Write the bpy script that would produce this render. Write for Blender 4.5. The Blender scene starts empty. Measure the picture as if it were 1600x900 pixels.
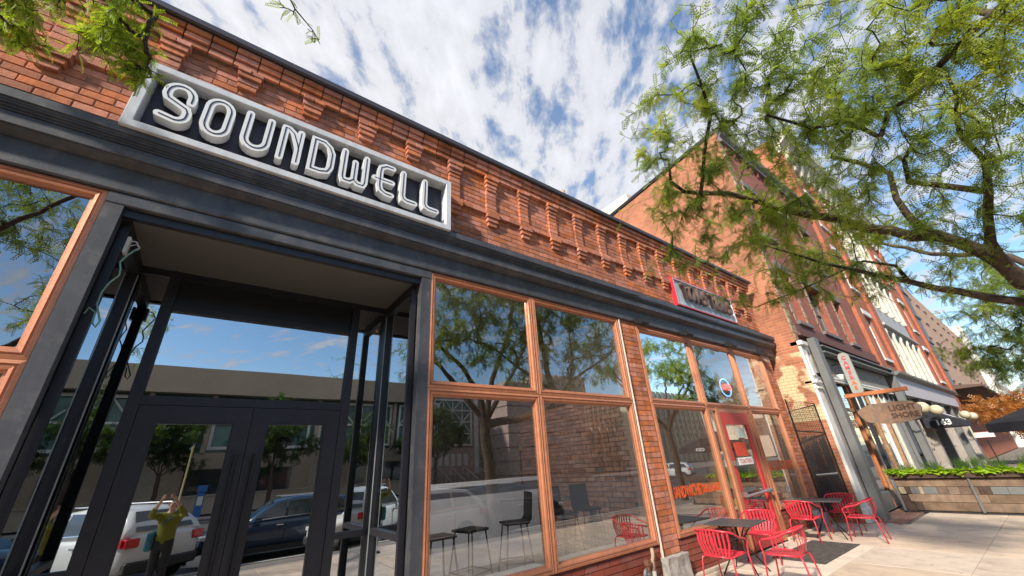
import bpy, bmesh, math, random
import numpy as np
from mathutils import Vector, Matrix, noise as mnoise
random.seed(7); np.random.seed(7)
SC = bpy.context.scene
COL = SC.collection
R_ = math.radians
# ------------------------------------------------------------------ camera
CAMP = Vector((0.0, -4.63, 1.9))
ROT = Matrix(((0.80261273, -0.59350896, -0.05966508),      # camera right
              (0.20803657, 0.37226159, -0.90451208),       # camera down
              (0.55904703, 0.71356039, 0.42225346)))       # camera forward
FPX = 597.87
cd = bpy.data.cameras.new('camera'); cam = bpy.data.objects.new('camera', cd); COL.objects.link(cam)
m3 = Matrix((ROT[0], -ROT[1], -ROT[2])).transposed()
cam.matrix_world = Matrix.Translation(CAMP) @ m3.to_4x4()
cd.sensor_width = 36.0; cd.lens = FPX / 1600.0 * 36.0
cd.clip_start = 0.02; cd.clip_end = 2000.0
SC.camera = cam
def proj(p):
    v = ROT @ (Vector(p) - CAMP)
    if v.z < 0.05: return None
    return v.x / v.z * FPX + 800, v.y / v.z * FPX + 450, v.z
# ------------------------------------------------------------------ sun, sky
SUN_DIR = Vector((-0.79, -0.30, 0.57)).normalized()        # towards the sun
sl = bpy.data.lights.new('sun', 'SUN'); so = bpy.data.objects.new('sun', sl); COL.objects.link(so)
sl.energy = 4.5; sl.angle = R_(3.5); sl.color = (1.0, 0.91, 0.78)
so.rotation_euler = SUN_DIR.to_track_quat('Z', 'Y').to_euler()
W = bpy.data.worlds.new('World'); SC.world = W; W.use_nodes = True
nt = W.node_tree; nt.nodes.clear()
def N(t, typ, **kw):
    n = t.nodes.new(typ)
    for k, v in kw.items():
        if k.startswith('i_'): n.inputs[k[2:].replace('_', ' ')].default_value = v
        else: setattr(n, k, v)
    return n
def mathn(t, op, a, b=None, clamp=False):
    n = t.nodes.new('ShaderNodeMath'); n.operation = op; n.use_clamp = clamp
    for i, v in enumerate((a, b)):
        if v is None: continue
        if isinstance(v, (int, float)): n.inputs[i].default_value = v
        else: t.links.new(v, n.inputs[i])
    return n.outputs[0]
sky = N(nt, 'ShaderNodeTexSky', sky_type='NISHITA', sun_disc=False)
sky.sun_elevation = math.asin(SUN_DIR.z); sky.sun_rotation = math.atan2(SUN_DIR.x, SUN_DIR.y)
sky.altitude = 600; sky.air_density = 1.25; sky.dust_density = 0.5; sky.ozone_density = 2.6
tc = N(nt, 'ShaderNodeTexCoord'); sp = N(nt, 'ShaderNodeSeparateXYZ'); nt.links.new(tc.outputs['Generated'], sp.inputs[0])
zc = mathn(nt, 'ADD', mathn(nt, 'MAXIMUM', sp.outputs[2], 0.0), 0.16)
ux = mathn(nt, 'DIVIDE', sp.outputs[0], zc); uy = mathn(nt, 'DIVIDE', sp.outputs[1], zc)
cb = N(nt, 'ShaderNodeCombineXYZ'); nt.links.new(ux, cb.inputs[0]); nt.links.new(uy, cb.inputs[1])
mr_ = N(nt, 'ShaderNodeMapping'); mr_.inputs['Rotation'].default_value = (0, 0, R_(-46)); nt.links.new(cb.outputs[0], mr_.inputs[0])
mp = N(nt, 'ShaderNodeMapping'); mp.inputs['Scale'].default_value = (1.15, 2.1, 1); mp.inputs['Location'].default_value = (3.1, 1.7, 0)
nt.links.new(mr_.outputs[0], mp.inputs[0])
wn = N(nt, 'ShaderNodeTexNoise'); wn.inputs['Scale'].default_value = 1.6; wn.inputs['Detail'].default_value = 3
nt.links.new(mp.outputs[0], wn.inputs['Vector'])
wmix = N(nt, 'ShaderNodeMixRGB', blend_type='LINEAR_LIGHT'); wmix.inputs[0].default_value = 0.10
nt.links.new(mp.outputs[0], wmix.inputs[1]); nt.links.new(wn.outputs['Color'], wmix.inputs[2])
n1 = N(nt, 'ShaderNodeTexNoise'); n1.inputs['Scale'].default_value = 6.2; n1.inputs['Detail'].default_value = 8; n1.inputs['Roughness'].default_value = 0.60
n2 = N(nt, 'ShaderNodeTexNoise'); n2.inputs['Scale'].default_value = 1.3; n2.inputs['Detail'].default_value = 3
nt.links.new(wmix.outputs[0], n1.inputs['Vector']); nt.links.new(mp.outputs[0], n2.inputs['Vector'])
cov = mathn(nt, 'MULTIPLY', sp.outputs[1], 0.10)
cz = mathn(nt, 'MULTIPLY', sp.outputs[2], 0.10)
s = mathn(nt, 'ADD', mathn(nt, 'ADD', n1.outputs[0], mathn(nt, 'MULTIPLY', mathn(nt, 'SUBTRACT', n2.outputs[0], 0.5), 0.46)), mathn(nt, 'ADD', cov, cz))
cr = N(nt, 'ShaderNodeValToRGB'); cr.color_ramp.elements[0].position = 0.485; cr.color_ramp.elements[1].position = 0.63
cr.color_ramp.elements[0].color = (0, 0, 0, 1); cr.color_ramp.elements[1].color = (1, 1, 1, 1)
nt.links.new(s, cr.inputs[0])
shade = N(nt, 'ShaderNodeMapRange'); shade.inputs['From Min'].default_value = 0.55; shade.inputs['From Max'].default_value = 0.85
shade.inputs['To Min'].default_value = 4.2; shade.inputs['To Max'].default_value = 5.3
nt.links.new(s, shade.inputs[0])
cc = N(nt, 'ShaderNodeCombineXYZ')
for i, k in enumerate((0.955, 0.97, 1.03)): nt.links.new(mathn(nt, 'MULTIPLY', shade.outputs[0], k), cc.inputs[i])
mx = N(nt, 'ShaderNodeMixRGB'); veil = mathn(nt, 'ADD', mathn(nt, 'MULTIPLY', sp.outputs[1], 0.26), 0.04, True)
nt.links.new(mathn(nt, 'ADD', mathn(nt, 'MULTIPLY', cr.outputs[0], 0.80), veil, True), mx.inputs[0])
hsv = N(nt, 'ShaderNodeHueSaturation'); hsv.inputs['Saturation'].default_value = 1.12; hsv.inputs['Value'].default_value = 1.2; nt.links.new(sky.outputs[0], hsv.inputs['Color'])
nt.links.new(hsv.outputs[0], mx.inputs[1]); nt.links.new(cc.outputs[0], mx.inputs[2])
bg = N(nt, 'ShaderNodeBackground'); bg.inputs[1].default_value = 0.115
ow = N(nt, 'ShaderNodeOutputWorld'); nt.links.new(mx.outputs[0], bg.inputs[0]); nt.links.new(bg.outputs[0], ow.inputs[0])
SC.view_settings.view_transform = 'Standard'; SC.view_settings.look = 'None'
SC.view_settings.exposure = 0.72; SC.view_settings.gamma = 1.0
SC.cycles.max_bounces = 8; SC.cycles.transparent_max_bounces = 12; SC.cycles.glossy_bounces = 4; SC.cycles.diffuse_bounces = 3
SC.cycles.caustics_reflective = False; SC.cycles.caustics_refractive = False
# ------------------------------------------------------------------ materials
MATS = {}
def mat(name, c, rough=0.7, metal=0.0, var=0.12, scale=6.0, bump=0.15, c2=None, spec=0.5, bscale=None, emit=None, isl=0.0, detail=6, dirt=None, streak=0.0, spots=0.0):
    """Principled surface whose colour wanders between c and c2 by fine noise; isl = spread from piece to piece."""
    if name in MATS: return MATS[name]
    m = bpy.data.materials.new(name); m.use_nodes = True; t = m.node_tree; t.nodes.clear()
    b = N(t, 'ShaderNodeBsdfPrincipled'); o = N(t, 'ShaderNodeOutputMaterial'); t.links.new(b.outputs[0], o.inputs[0])
    b.inputs['Roughness'].default_value = rough; b.inputs['Metallic'].default_value = metal
    b.inputs['Specular IOR Level'].default_value = spec
    if c2 is None: c2 = tuple(max(0, x * (1 - var * 2)) for x in c)
    x = N(t, 'ShaderNodeTexCoord')
    n = N(t, 'ShaderNodeTexNoise'); n.inputs['Scale'].default_value = scale; n.inputs['Detail'].default_value = detail; n.inputs['Roughness'].default_value = 0.62
    t.links.new(x.outputs['Object'], n.inputs['Vector'])
    r = N(t, 'ShaderNodeMapRange'); r.inputs['From Min'].default_value = 0.3; r.inputs['From Max'].default_value = 0.7
    t.links.new(n.outputs[0], r.inputs[0])
    mi = N(t, 'ShaderNodeMixRGB'); mi.inputs[1].default_value = (*c, 1); mi.inputs[2].default_value = (*c2, 1)
    t.links.new(r.outputs[0], mi.inputs[0]); out = mi.outputs[0]
    if isl:
        g = N(t, 'ShaderNodeNewGeometry'); oi = N(t, 'ShaderNodeObjectInfo')
        f = mathn(t, 'FRACT', mathn(t, 'ADD', g.outputs['Random Per Island'], oi.outputs['Random']))
        f2 = mathn(t, 'FRACT', mathn(t, 'MULTIPLY', f, 7.31))
        h = N(t, 'ShaderNodeHueSaturation')
        t.links.new(mathn(t, 'ADD', mathn(t, 'MULTIPLY', f2, 0.010 * min(1, isl * 2)), 0.5 - 0.005 * min(1, isl * 2)), h.inputs['Hue'])
        t.links.new(mathn(t, 'ADD', mathn(t, 'MULTIPLY', f, isl * 1.3), 1 - isl * 0.75), h.inputs['Value'])
        t.links.new(mathn(t, 'ADD', mathn(t, 'MULTIPLY', f2, 0.25), 0.85), h.inputs['Saturation'])
        t.links.new(out, h.inputs['Color']); out = h.outputs[0]
    if dirt:
        n3 = N(t, 'ShaderNodeTexNoise'); n3.inputs['Scale'].default_value = dirt[1]; n3.inputs['Detail'].default_value = 8; n3.inputs['Roughness'].default_value = 0.7
        t.links.new(x.outputs['Object'], n3.inputs['Vector'])
        r3 = N(t, 'ShaderNodeMapRange'); r3.inputs['From Min'].default_value = 0.52; r3.inputs['From Max'].default_value = 0.72; r3.inputs['To Max'].default_value = dirt[2]
        t.links.new(n3.outputs[0], r3.inputs[0])
        m4 = N(t, 'ShaderNodeMixRGB'); m4.inputs[2].default_value = (*dirt[0], 1)
        t.links.new(r3.outputs[0], m4.inputs[0]); t.links.new(out, m4.inputs[1]); out = m4.outputs[0]
    if streak:      # rain streaks and soot: stretched down the wall
        gp_ = N(t, 'ShaderNodeNewGeometry'); mp_ = N(t, 'ShaderNodeMapping'); mp_.inputs['Scale'].default_value = (2.6, 1.0, 0.35); t.links.new(gp_.outputs['Position'], mp_.inputs[0])
        ns_ = N(t, 'ShaderNodeTexNoise'); ns_.inputs['Scale'].default_value = 1.5; ns_.inputs['Detail'].default_value = 7; ns_.inputs['Roughness'].default_value = 0.65; t.links.new(mp_.outputs[0], ns_.inputs['Vector'])
        rs_ = N(t, 'ShaderNodeMapRange'); rs_.inputs['From Min'].default_value = 0.34; rs_.inputs['From Max'].default_value = 0.58; rs_.inputs['To Min'].default_value = 1 - streak; rs_.inputs['To Max'].default_value = 1.06
        t.links.new(ns_.outputs[0], rs_.inputs[0]); ms_ = N(t, 'ShaderNodeMixRGB', blend_type='MULTIPLY'); ms_.inputs[0].default_value = 1; t.links.new(out, ms_.inputs[1]); t.links.new(rs_.outputs[0], ms_.inputs[2]); out = ms_.outputs[0]
    if spots:       # gum and oil spots
        gp_ = N(t, 'ShaderNodeNewGeometry'); vo = N(t, 'ShaderNodeTexVoronoi'); vo.inputs['Scale'].default_value = 2.3; t.links.new(gp_.outputs['Position'], vo.inputs['Vector'])
        lt_ = mathn(t, 'MULTIPLY', mathn(t, 'LESS_THAN', vo.outputs['Distance'], 0.055), spots); m5 = N(t, 'ShaderNodeMixRGB'); m5.inputs[2].default_value = (0.10, 0.085, 0.075, 1); t.links.new(lt_, m5.inputs[0]); t.links.new(out, m5.inputs[1]); out = m5.outputs[0]
    t.links.new(out, b.inputs['Base Color'])
    if bump:
        nb = N(t, 'ShaderNodeTexNoise'); nb.inputs['Scale'].default_value = bscale or scale * 6; nb.inputs['Detail'].default_value = 5
        t.links.new(x.outputs['Object'], nb.inputs['Vector'])
        bp = N(t, 'ShaderNodeBump'); bp.inputs['Strength'].default_value = bump; bp.inputs['Distance'].default_value = 0.01
        t.links.new(nb.outputs[0], bp.inputs['Height']); t.links.new(bp.outputs[0], b.inputs['Normal'])
    if emit:
        b.inputs['Emission Color'].default_value = (*emit[0], 1); b.inputs['Emission Strength'].default_value = emit[1]
    MATS[name] = m; return m
def brickmat(name, c1, c2, mortar, bw=0.25, bh=0.0925, axis='X', patch=None, amt=0.5):
    """small far bricks: coursed relief and colour; axis = the horizontal direction of the wall"""
    m = bpy.data.materials.new(name); m.use_nodes = True; t = m.node_tree; t.nodes.clear()
    b = N(t, 'ShaderNodeBsdfPrincipled'); o = N(t, 'ShaderNodeOutputMaterial'); t.links.new(b.outputs[0], o.inputs[0])
    b.inputs['Roughness'].default_value = 0.88
    g = N(t, 'ShaderNodeNewGeometry'); s = N(t, 'ShaderNodeSeparateXYZ'); t.links.new(g.outputs['Position'], s.inputs[0])
    c = N(t, 'ShaderNodeCombineXYZ'); t.links.new(s.outputs[0 if axis == 'X' else 1], c.inputs[0]); t.links.new(s.outputs[2], c.inputs[1])
    br = N(t, 'ShaderNodeTexBrick'); t.links.new(c.outputs[0], br.inputs['Vector'])
    br.inputs['Color1'].default_value = (*c1, 1); br.inputs['Color2'].default_value = (*c2, 1); br.inputs['Mortar'].default_value = (*mortar, 1)
    br.inputs['Scale'].default_value = 1.0; br.inputs['Brick Width'].default_value = bw; br.inputs['Row Height'].default_value = bh
    br.inputs['Mortar Size'].default_value = 0.011; br.inputs['Mortar Smooth'].default_value = 0.3; br.inputs['Bias'].default_value = -0.1
    out = br.outputs['Color']
    n = N(t, 'ShaderNodeTexNoise'); n.inputs['Scale'].default_value = 1.1; n.inputs['Detail'].default_value = 7; n.inputs['Roughness'].default_value = 0.65
    t.links.new(g.outputs['Position'], n.inputs['Vector'])
    mu = N(t, 'ShaderNodeMixRGB', blend_type='MULTIPLY'); mu.inputs[0].default_value = amt
    rr = N(t, 'ShaderNodeMapRange'); rr.inputs['From Min'].default_value = 0.3; rr.inputs['From Max'].default_value = 0.7; rr.inputs['To Min'].default_value = 0.45; rr.inputs['To Max'].default_value = 1.25
    t.links.new(n.outputs[0], rr.inputs[0]); t.links.new(rr.outputs[0], mu.inputs[2]); t.links.new(out, mu.inputs[1]); out = mu.outputs[0]
    if patch:
        pc, z0, z1 = patch
        n2 = N(t, 'ShaderNodeTexNoise'); n2.inputs['Scale'].default_value = 1.7; n2.inputs['Detail'].default_value = 5
        t.links.new(g.outputs['Position'], n2.inputs['Vector'])
        a = N(t, 'ShaderNodeMapRange'); a.inputs['From Min'].default_value = 0.44; a.inputs['From Max'].default_value = 0.5; t.links.new(n2.outputs[0], a.inputs[0])
        lo = mathn(t, 'GREATER_THAN', s.outputs[2], z0); hi = mathn(t, 'LESS_THAN', s.outputs[2], z1)
        k = mathn(t, 'MULTIPLY', mathn(t, 'MULTIPLY', lo, hi), a.outputs[0])
        fx = mathn(t, 'MULTIPLY', k, mathn(t, 'SUBTRACT', 1.0, mathn(t, 'MULTIPLY', br.outputs['Fac'], 0.6)))
        mm = N(t, 'ShaderNodeMixRGB'); mm.inputs[2].default_value = (*pc, 1); t.links.new(fx, mm.inputs[0]); t.links.new(out, mm.inputs[1]); out = mm.outputs[0]
    t.links.new(out, b.inputs['Base Color'])
    hh = mathn(t, 'ADD', mathn(t, 'MULTIPLY', mathn(t, 'SUBTRACT', 1.0, br.outputs['Fac']), 1.0), mathn(t, 'MULTIPLY', n.outputs[0], 0.8))
    bp = N(t, 'ShaderNodeBump'); bp.inputs['Strength'].default_value = 0.8; bp.inputs['Distance'].default_value = 0.012
    t.links.new(hh, bp.inputs['Height']); t.links.new(bp.outputs[0], b.inputs['Normal'])
    return m
def glassmat(name, tint, refl, dirt=0.0):
    m = bpy.data.materials.new(name); m.use_nodes = True; t = m.node_tree; t.nodes.clear()
    o = N(t, 'ShaderNodeOutputMaterial'); mxs = N(t, 'ShaderNodeMixShader')
    tr = N(t, 'ShaderNodeBsdfTransparent'); tr.inputs[0].default_value = (*tint, 1)
    gl = N(t, 'ShaderNodeBsdfGlossy'); gl.inputs['Roughness'].default_value = 0.0; gl.inputs['Color'].default_value = (0.92, 0.96, 1.0, 1)
    x = N(t, 'ShaderNodeTexCoord'); n = N(t, 'ShaderNodeTexNoise'); n.inputs['Scale'].default_value = 0.9; n.inputs['Detail'].default_value = 1
    t.links.new(x.outputs['Object'], n.inputs['Vector'])
    bp = N(t, 'ShaderNodeBump'); bp.inputs['Strength'].default_value = 0.06; bp.inputs['Distance'].default_value = 0.02
    t.links.new(n.outputs[0], bp.inputs['Height']); t.links.new(bp.outputs[0], gl.inputs['Normal'])
    fr = N(t, 'ShaderNodeFresnel'); fr.inputs[0].default_value = 1.5
    f = mathn(t, 'ADD', mathn(t, 'MULTIPLY', fr.outputs[0], 1.3), refl, True)
    t.links.new(f, mxs.inputs[0]); t.links.new(tr.outputs[0], mxs.inputs[1]); t.links.new(gl.outputs[0], mxs.inputs[2])
    t.links.new(mxs.outputs[0], o.inputs[0]); MATS[name] = m; return m
def leafmat(name, ca, cb, cy, ymix=0.35, seed=0.0):
    m = bpy.data.materials.new(name); m.use_nodes = True; t = m.node_tree; t.nodes.clear()
    o = N(t, 'ShaderNodeOutputMaterial'); g = N(t, 'ShaderNodeNewGeometry')
    r = N(t, 'ShaderNodeValToRGB'); e = r.color_ramp.elements; e[0].color = (*ca, 1); e[1].color = (*cb, 1)
    t.links.new(g.outputs['Random Per Island'], r.inputs[0])
    n = N(t, 'ShaderNodeTexNoise'); n.inputs['Scale'].default_value = 0.9; n.inputs['Detail'].default_value = 4
    ad = N(t, 'ShaderNodeVectorMath'); ad.operation = 'ADD'; ad.inputs[1].default_value = (seed, seed, 0)
    t.links.new(g.outputs['Position'], ad.inputs[0]); t.links.new(ad.outputs[0], n.inputs['Vector'])
    mr = N(t, 'ShaderNodeMapRange'); mr.inputs['From Min'].default_value = 0.48; mr.inputs['From Max'].default_value = 0.68; mr.inputs['To Max'].default_value = ymix
    t.links.new(n.outputs[0], mr.inputs[0])
    mi = N(t, 'ShaderNodeMixRGB'); mi.inputs[2].default_value = (*cy, 1); t.links.new(mr.outputs[0], mi.inputs[0]); t.links.new(r.outputs[0], mi.inputs[1])
    d = N(t, 'ShaderNodeBsdfPrincipled'); d.inputs['Roughness'].default_value = 0.5; d.inputs['Specular IOR Level'].default_value = 0.4
    tl = N(t, 'ShaderNodeBsdfTranslucent'); br = N(t, 'ShaderNodeMixRGB', blend_type='MULTIPLY'); br.inputs[0].default_value = 1; br.inputs[2].default_value = (1.5, 1.5, 0.7, 1)
    t.links.new(mi.outputs[0], d.inputs['Base Color']); t.links.new(mi.outputs[0], br.inputs[1]); t.links.new(br.outputs[0], tl.inputs[0])
    ms = N(t, 'ShaderNodeMixShader'); ms.inputs[0].default_value = 0.50
    t.links.new(d.outputs[0], ms.inputs[1]); t.links.new(tl.outputs[0], ms.inputs[2]); t.links.new(ms.outputs[0], o.inputs[0])
    return m
M_BRICK = mat('red brick', (0.60, 0.202, 0.098), 0.86, var=0.16, scale=14, bump=0.6, bscale=90, isl=0.40, dirt=((0.20, 0.10, 0.075), 1.6, 0.6), streak=0.34)
M_BRICKD = mat('painted brick', (0.27, 0.062, 0.038), 0.6, var=0.12, scale=5, bump=0.3, isl=0.12, dirt=((0.12, 0.06, 0.04), 3, 0.5))
M_MORT = mat('pale mortar', (0.60, 0.38, 0.28), 0.95, var=0.2, scale=20, bump=0.5)
M_MORTR = mat('painted mortar', (0.2, 0.05, 0.035), 0.8)
M_SLATE = mat('slate grey paint', (0.072, 0.075, 0.088), 0.5, var=0.2, scale=2.2, bump=0.12, bscale=24, dirt=((0.17, 0.155, 0.14), 5, 0.5), streak=0.25)
M_COPING = mat('dark metal coping', (0.07, 0.066, 0.075), 0.45, 0.3, var=0.1, scale=2, bump=0.05)
M_BLACK = mat('black frame paint', (0.014, 0.014, 0.018), 0.4, var=0.2, scale=4, bump=0.04)
M_DOOR = mat('dark door paint', (0.018, 0.0175, 0.024), 0.45, var=0.15, scale=3, bump=0.05, dirt=((0.06, 0.055, 0.06), 6, 0.35))
M_COPPER = mat('copper orange paint', (0.58, 0.235, 0.125), 0.38, 0.25, var=0.12, scale=9, bump=0.12, bscale=60, dirt=((0.30, 0.13, 0.08), 7, 0.45))
M_SIGNF = mat('pale grey sign metal', (0.57, 0.59, 0.61), 0.42, 0.0, streak=0.2, var=0.06, scale=3, bump=0.04, dirt=((0.38, 0.36, 0.33), 5, 0.3))
M_SIGNB = mat('charcoal sign panel', (0.042, 0.038, 0.052), 0.5, var=0.15, scale=3, bump=0.05)
M_LET = mat('ivory letter acrylic', (0.70, 0.71, 0.71), 0.4, var=0.03, scale=6, bump=0.03)
M_GROOVE = mat('black inline groove', (0.01, 0.01, 0.02), 0.4, bump=0)
M_SOFFIT = mat('grey soffit board', (0.13, 0.125, 0.12), 0.85, var=0.05, scale=1.5, bump=0.05)
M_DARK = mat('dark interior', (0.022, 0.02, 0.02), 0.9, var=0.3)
M_INT = mat('interior floor', (0.20, 0.18, 0.16), 0.5, var=0.3)
M_PALE = mat('pale counter front', (0.72, 0.74, 0.80), 0.8, var=0.1, scale=3)
M_STONE = mat('rough grey stone', (0.42, 0.39, 0.35), 0.95, var=0.25, scale=7, bump=1.0, bscale=25, dirt=((0.2, 0.2, 0.22), 9, 0.7))
M_CONC = mat('sidewalk concrete', (0.63, 0.50, 0.385), 0.92, var=0.09, scale=1.3, bump=0.3, bscale=120, isl=0.16, dirt=((0.30, 0.25, 0.21), 3.1, 0.75), spots=0.7, streak=0.12)
M_PAVER = mat('red paver', (0.33, 0.17, 0.125), 0.9, var=0.2, scale=8, bump=0.3, isl=0.25)
M_ASPH = mat('asphalt', (0.055, 0.055, 0.058), 0.9, var=0.15, scale=5, bump=0.3, bscale=150)
M_RED = mat('red powder coat', (0.62, 0.034, 0.055), 0.32, var=0.12, scale=14, bump=0.04, dirt=((0.42, 0.03, 0.04), 12, 0.5))
M_REDD = mat('red door paint', (0.55, 0.05, 0.045), 0.4, var=0.08, scale=4, bump=0.04)
M_STEEL = mat('brushed steel', (0.55, 0.55, 0.56), 0.3, 0.9, var=0.08, scale=10, bump=0.03)
M_TABLE = mat('dark table mesh', (0.085, 0.082, 0.09), 0.5, 0.3, var=0.15, scale=12, bump=0.2)
M_IRON = mat('black iron', (0.02, 0.02, 0.022), 0.5, 0.4, var=0.2, scale=10, bump=0.1)
M_MAT = mat('grey floor mat', (0.10, 0.088, 0.075), 1.0, var=0.35, scale=10, bump=0.8, bscale=200)
M_BARK = mat('brown bark', (0.115, 0.078, 0.055), 0.95, var=0.35, scale=14, bump=1.0, bscale=45)
M_BARKD = mat('dark bark', (0.06, 0.045, 0.036), 0.95, var=0.3, scale=14, bump=0.8, bscale=45)
M_GLASS = glassmat('shop window glass', (0.95, 0.97, 0.96), 0.25)
M_GLASSD = glassmat('tinted door glass', (0.30, 0.38, 0.38), 0.48)
M_WHITE = mat('white paint', (0.72, 0.71, 0.67), 0.6, var=0.08, scale=4, bump=0.08, dirt=((0.45, 0.41, 0.34), 4, 0.5))
M_CREAM = mat('cream paint', (0.66, 0.62, 0.52), 0.7, var=0.1, scale=3, bump=0.12, dirt=((0.38, 0.34, 0.28), 3, 0.45))
M_GREYP = mat('grey steel paint', (0.155, 0.158, 0.155), 0.5, var=0.1, scale=3, bump=0.06, dirt=((0.12, 0.10, 0.09), 4, 0.5))
M_WOOD = mat('honey wood', (0.42, 0.23, 0.11), 0.6, var=0.25, scale=10, bump=0.2)
M_WOODR = mat('orange stained beam', (0.52, 0.17, 0.06), 0.6, var=0.2, scale=8, bump=0.2)
M_FENCE = mat('weathered planks', (0.25, 0.165, 0.11), 0.9, var=0.25, scale=5, bump=0.4, isl=0.45)
M_FDARK = mat('dark brown timber', (0.085, 0.05, 0.037), 0.85, var=0.25, scale=8, bump=0.3)
M_GLOBE = mat('cream globe glass', (0.52, 0.47, 0.31), 0.35, var=0.05, bump=0.0)
M_CLOTH = mat('black canvas', (0.022, 0.023, 0.032), 0.9, var=0.2, scale=6, bump=0.2)
M_CREAMW = mat('white lettering', (0.8, 0.8, 0.78), 0.6, bump=0)
M_WIN = mat('dark window glass', (0.03, 0.04, 0.045), 0.06, var=0.1, bump=0, spec=1.0)
M_WINL = mat('pale blind glass', (0.30, 0.33, 0.33), 0.15, var=0.2, bump=0, spec=0.8)
# ------------------------------------------------------------------ mesh helpers
class MB:
    def __init__(s): s.v = []; s.f = []
    def add(s, vs, fs):
        n = len(s.v); s.v += [tuple(p) for p in vs]; s.f += [tuple(i + n for i in f) for f in fs]; return s
    def box(s, a, b, jit=0):
        x0, y0, z0 = a; x1, y1, z1 = b
        vs = [(x0, y0, z0), (x1, y0, z0), (x1, y1, z0), (x0, y1, z0), (x0, y0, z1), (x1, y0, z1), (x1, y1, z1), (x0, y1, z1)]
        if jit: vs = [tuple(c + random.uniform(-jit, jit) for c in p) for p in vs]
        return s.add(vs, [(0, 3, 2, 1), (4, 5, 6, 7), (0, 1, 5, 4), (1, 2, 6, 5), (2, 3, 7, 6), (3, 0, 4, 7)])
    def bbox(s, a, b, c):
        """box with chamfered edges (size c)"""
        bm = bmesh.new(); bmesh.ops.create_cube(bm, size=1)
        for v in bm.verts: v.co = Vector([(a[i] + b[i]) / 2 + v.co[i] * (b[i] - a[i]) for i in range(3)])
        bmesh.ops.bevel(bm, geom=bm.edges[:], offset=c, segments=1, affect='EDGES')
        bm.verts.index_update(); s.add([v.co[:] for v in bm.verts], [[v.index for v in f.verts] for f in bm.faces]); bm.free(); return s
    def tube(s, pts, r, k=8, cap=True):
        pts = [Vector(p) for p in pts]; n = len(pts); rr = r if isinstance(r, (list, tuple)) else [r] * n
        vs = []; up = None
        for i, p in enumerate(pts):
            t = (pts[min(i + 1, n - 1)] - pts[max(i - 1, 0)]).normalized()
            if up is None: up = Vector((0, 0, 1)) if abs(t.z) < 0.9 else Vector((1, 0, 0))
            a = t.cross(up)
            if a.length < 1e-4: a = t.orthogonal()
            a.normalize(); b = a.cross(t).normalized(); up = b
            for j in range(k):
                q = 2 * math.pi * j / k; vs.append(p + (a * math.cos(q) + b * math.sin(q)) * rr[i])
        fs = [(i * k + j, i * k + (j + 1) % k, (i + 1) * k + (j + 1) % k, (i + 1) * k + j) for i in range(n - 1) for j in range(k)]
        if cap: fs += [tuple(range(k))[::-1], tuple(range((n - 1) * k, n * k))]
        return s.add(vs, fs)
    def prism(s, poly, axis, a, b):
        """extrude a 2-D polygon along an axis from a to b"""
        def P(q, h):
            return {'X': (h, q[0], q[1]), 'Y': (q[0], h, q[1]), 'Z': (q[0], q[1], h)}[axis]
        n = len(poly)
        return s.add([P(q, a) for q in poly] + [P(q, b) for q in poly],
                     [tuple(range(n))[::-1], tuple(range(n, 2 * n))] + [(i, (i + 1) % n, n + (i + 1) % n, n + i) for i in range(n)])
    def lathe(s, prof, c=(0, 0, 0), k=16, axis='Z'):
        vs = []
        for r, h in prof:
            for j in range(k):
                q = 2 * math.pi * j / k; x, y = r * math.cos(q), r * math.sin(q)
                vs.append((c[0] + x, c[1] + y, c[2] + h) if axis == 'Z' else ((c[0] + x, c[1] + h, c[2] + y) if axis == 'Y' else (c[0] + h, c[1] + x, c[2] + y)))
        n = len(prof)
        fs = [(i * k + j, i * k + (j + 1) % k, (i + 1) * k + (j + 1) % k, (i + 1) * k + j) for i in range(n - 1) for j in range(k)]
        fs += [tuple(range(k))[::-1], tuple(range((n - 1) * k, n * k))]
        return s.add(vs, fs)
    def frame(s, x0, x1, z0, z1, prof, y=0.0):
        """mitred moulding round a rectangle in the XZ plane; prof = (inset, depth towards +Y)"""
        n = len(prof); vs = []
        for cx, cz, sx, sz in ((x0, z0, 1, 1), (x1, z0, -1, 1), (x1, z1, -1, -1), (x0, z1, 1, -1)):
            for u, d in prof: vs.append((cx + sx * u, y + d, cz + sz * u))
        fs = []
        for c in range(4):
            for i in range(n):
                a, b = c * n + i, c * n + (i + 1) % n; d = (c + 1) % 4
                fs.append((a, b, d * n + (i + 1) % n, d * n + i))
        return s.add(vs, fs)
    def mesh(s, name, off=(0, 0, 0), smooth=False):
        me = bpy.data.meshes.new(name)
        me.from_pydata([(p[0] - off[0], p[1] - off[1], p[2] - off[2]) for p in s.v], [], s.f)
        bm = bmesh.new(); bm.from_mesh(me); bmesh.ops.recalc_face_normals(bm, faces=bm.faces); bm.to_mesh(me); bm.free()
        if smooth: me.polygons.foreach_set('use_smooth', [True] * len(me.polygons))
        return me
def wloc(o):
    p = Vector((0, 0, 0))
    while o is not None: p += o.location; o = o.parent
    return p
def link(name, me, m, parent=None, loc=None, stuff=False):
    o = bpy.data.objects.new(name, me); COL.objects.link(o)
    if m is not None and not me.materials: me.materials.append(m)
    if parent: o.parent = parent
    if loc is not None: o.location = loc
    if stuff: o['kind'] = 'stuff'
    return o
def part(name, mb, m, parent=None, smooth=False, stuff=False, label=None, world=True):
    """one mesh object; geometry given in world coordinates (world=True) or in the parent's own"""
    off = wloc(parent) if (parent is not None and world) else Vector((0, 0, 0))
    o = link(name, mb.mesh(name, off, smooth), m, parent, stuff=stuff)
    if label: o['label'] = label
    return o
def tag(o, label, cat, group=None):
    o['label'] = label; o['category'] = cat
    if group: o['group'] = group
    return o
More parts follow.
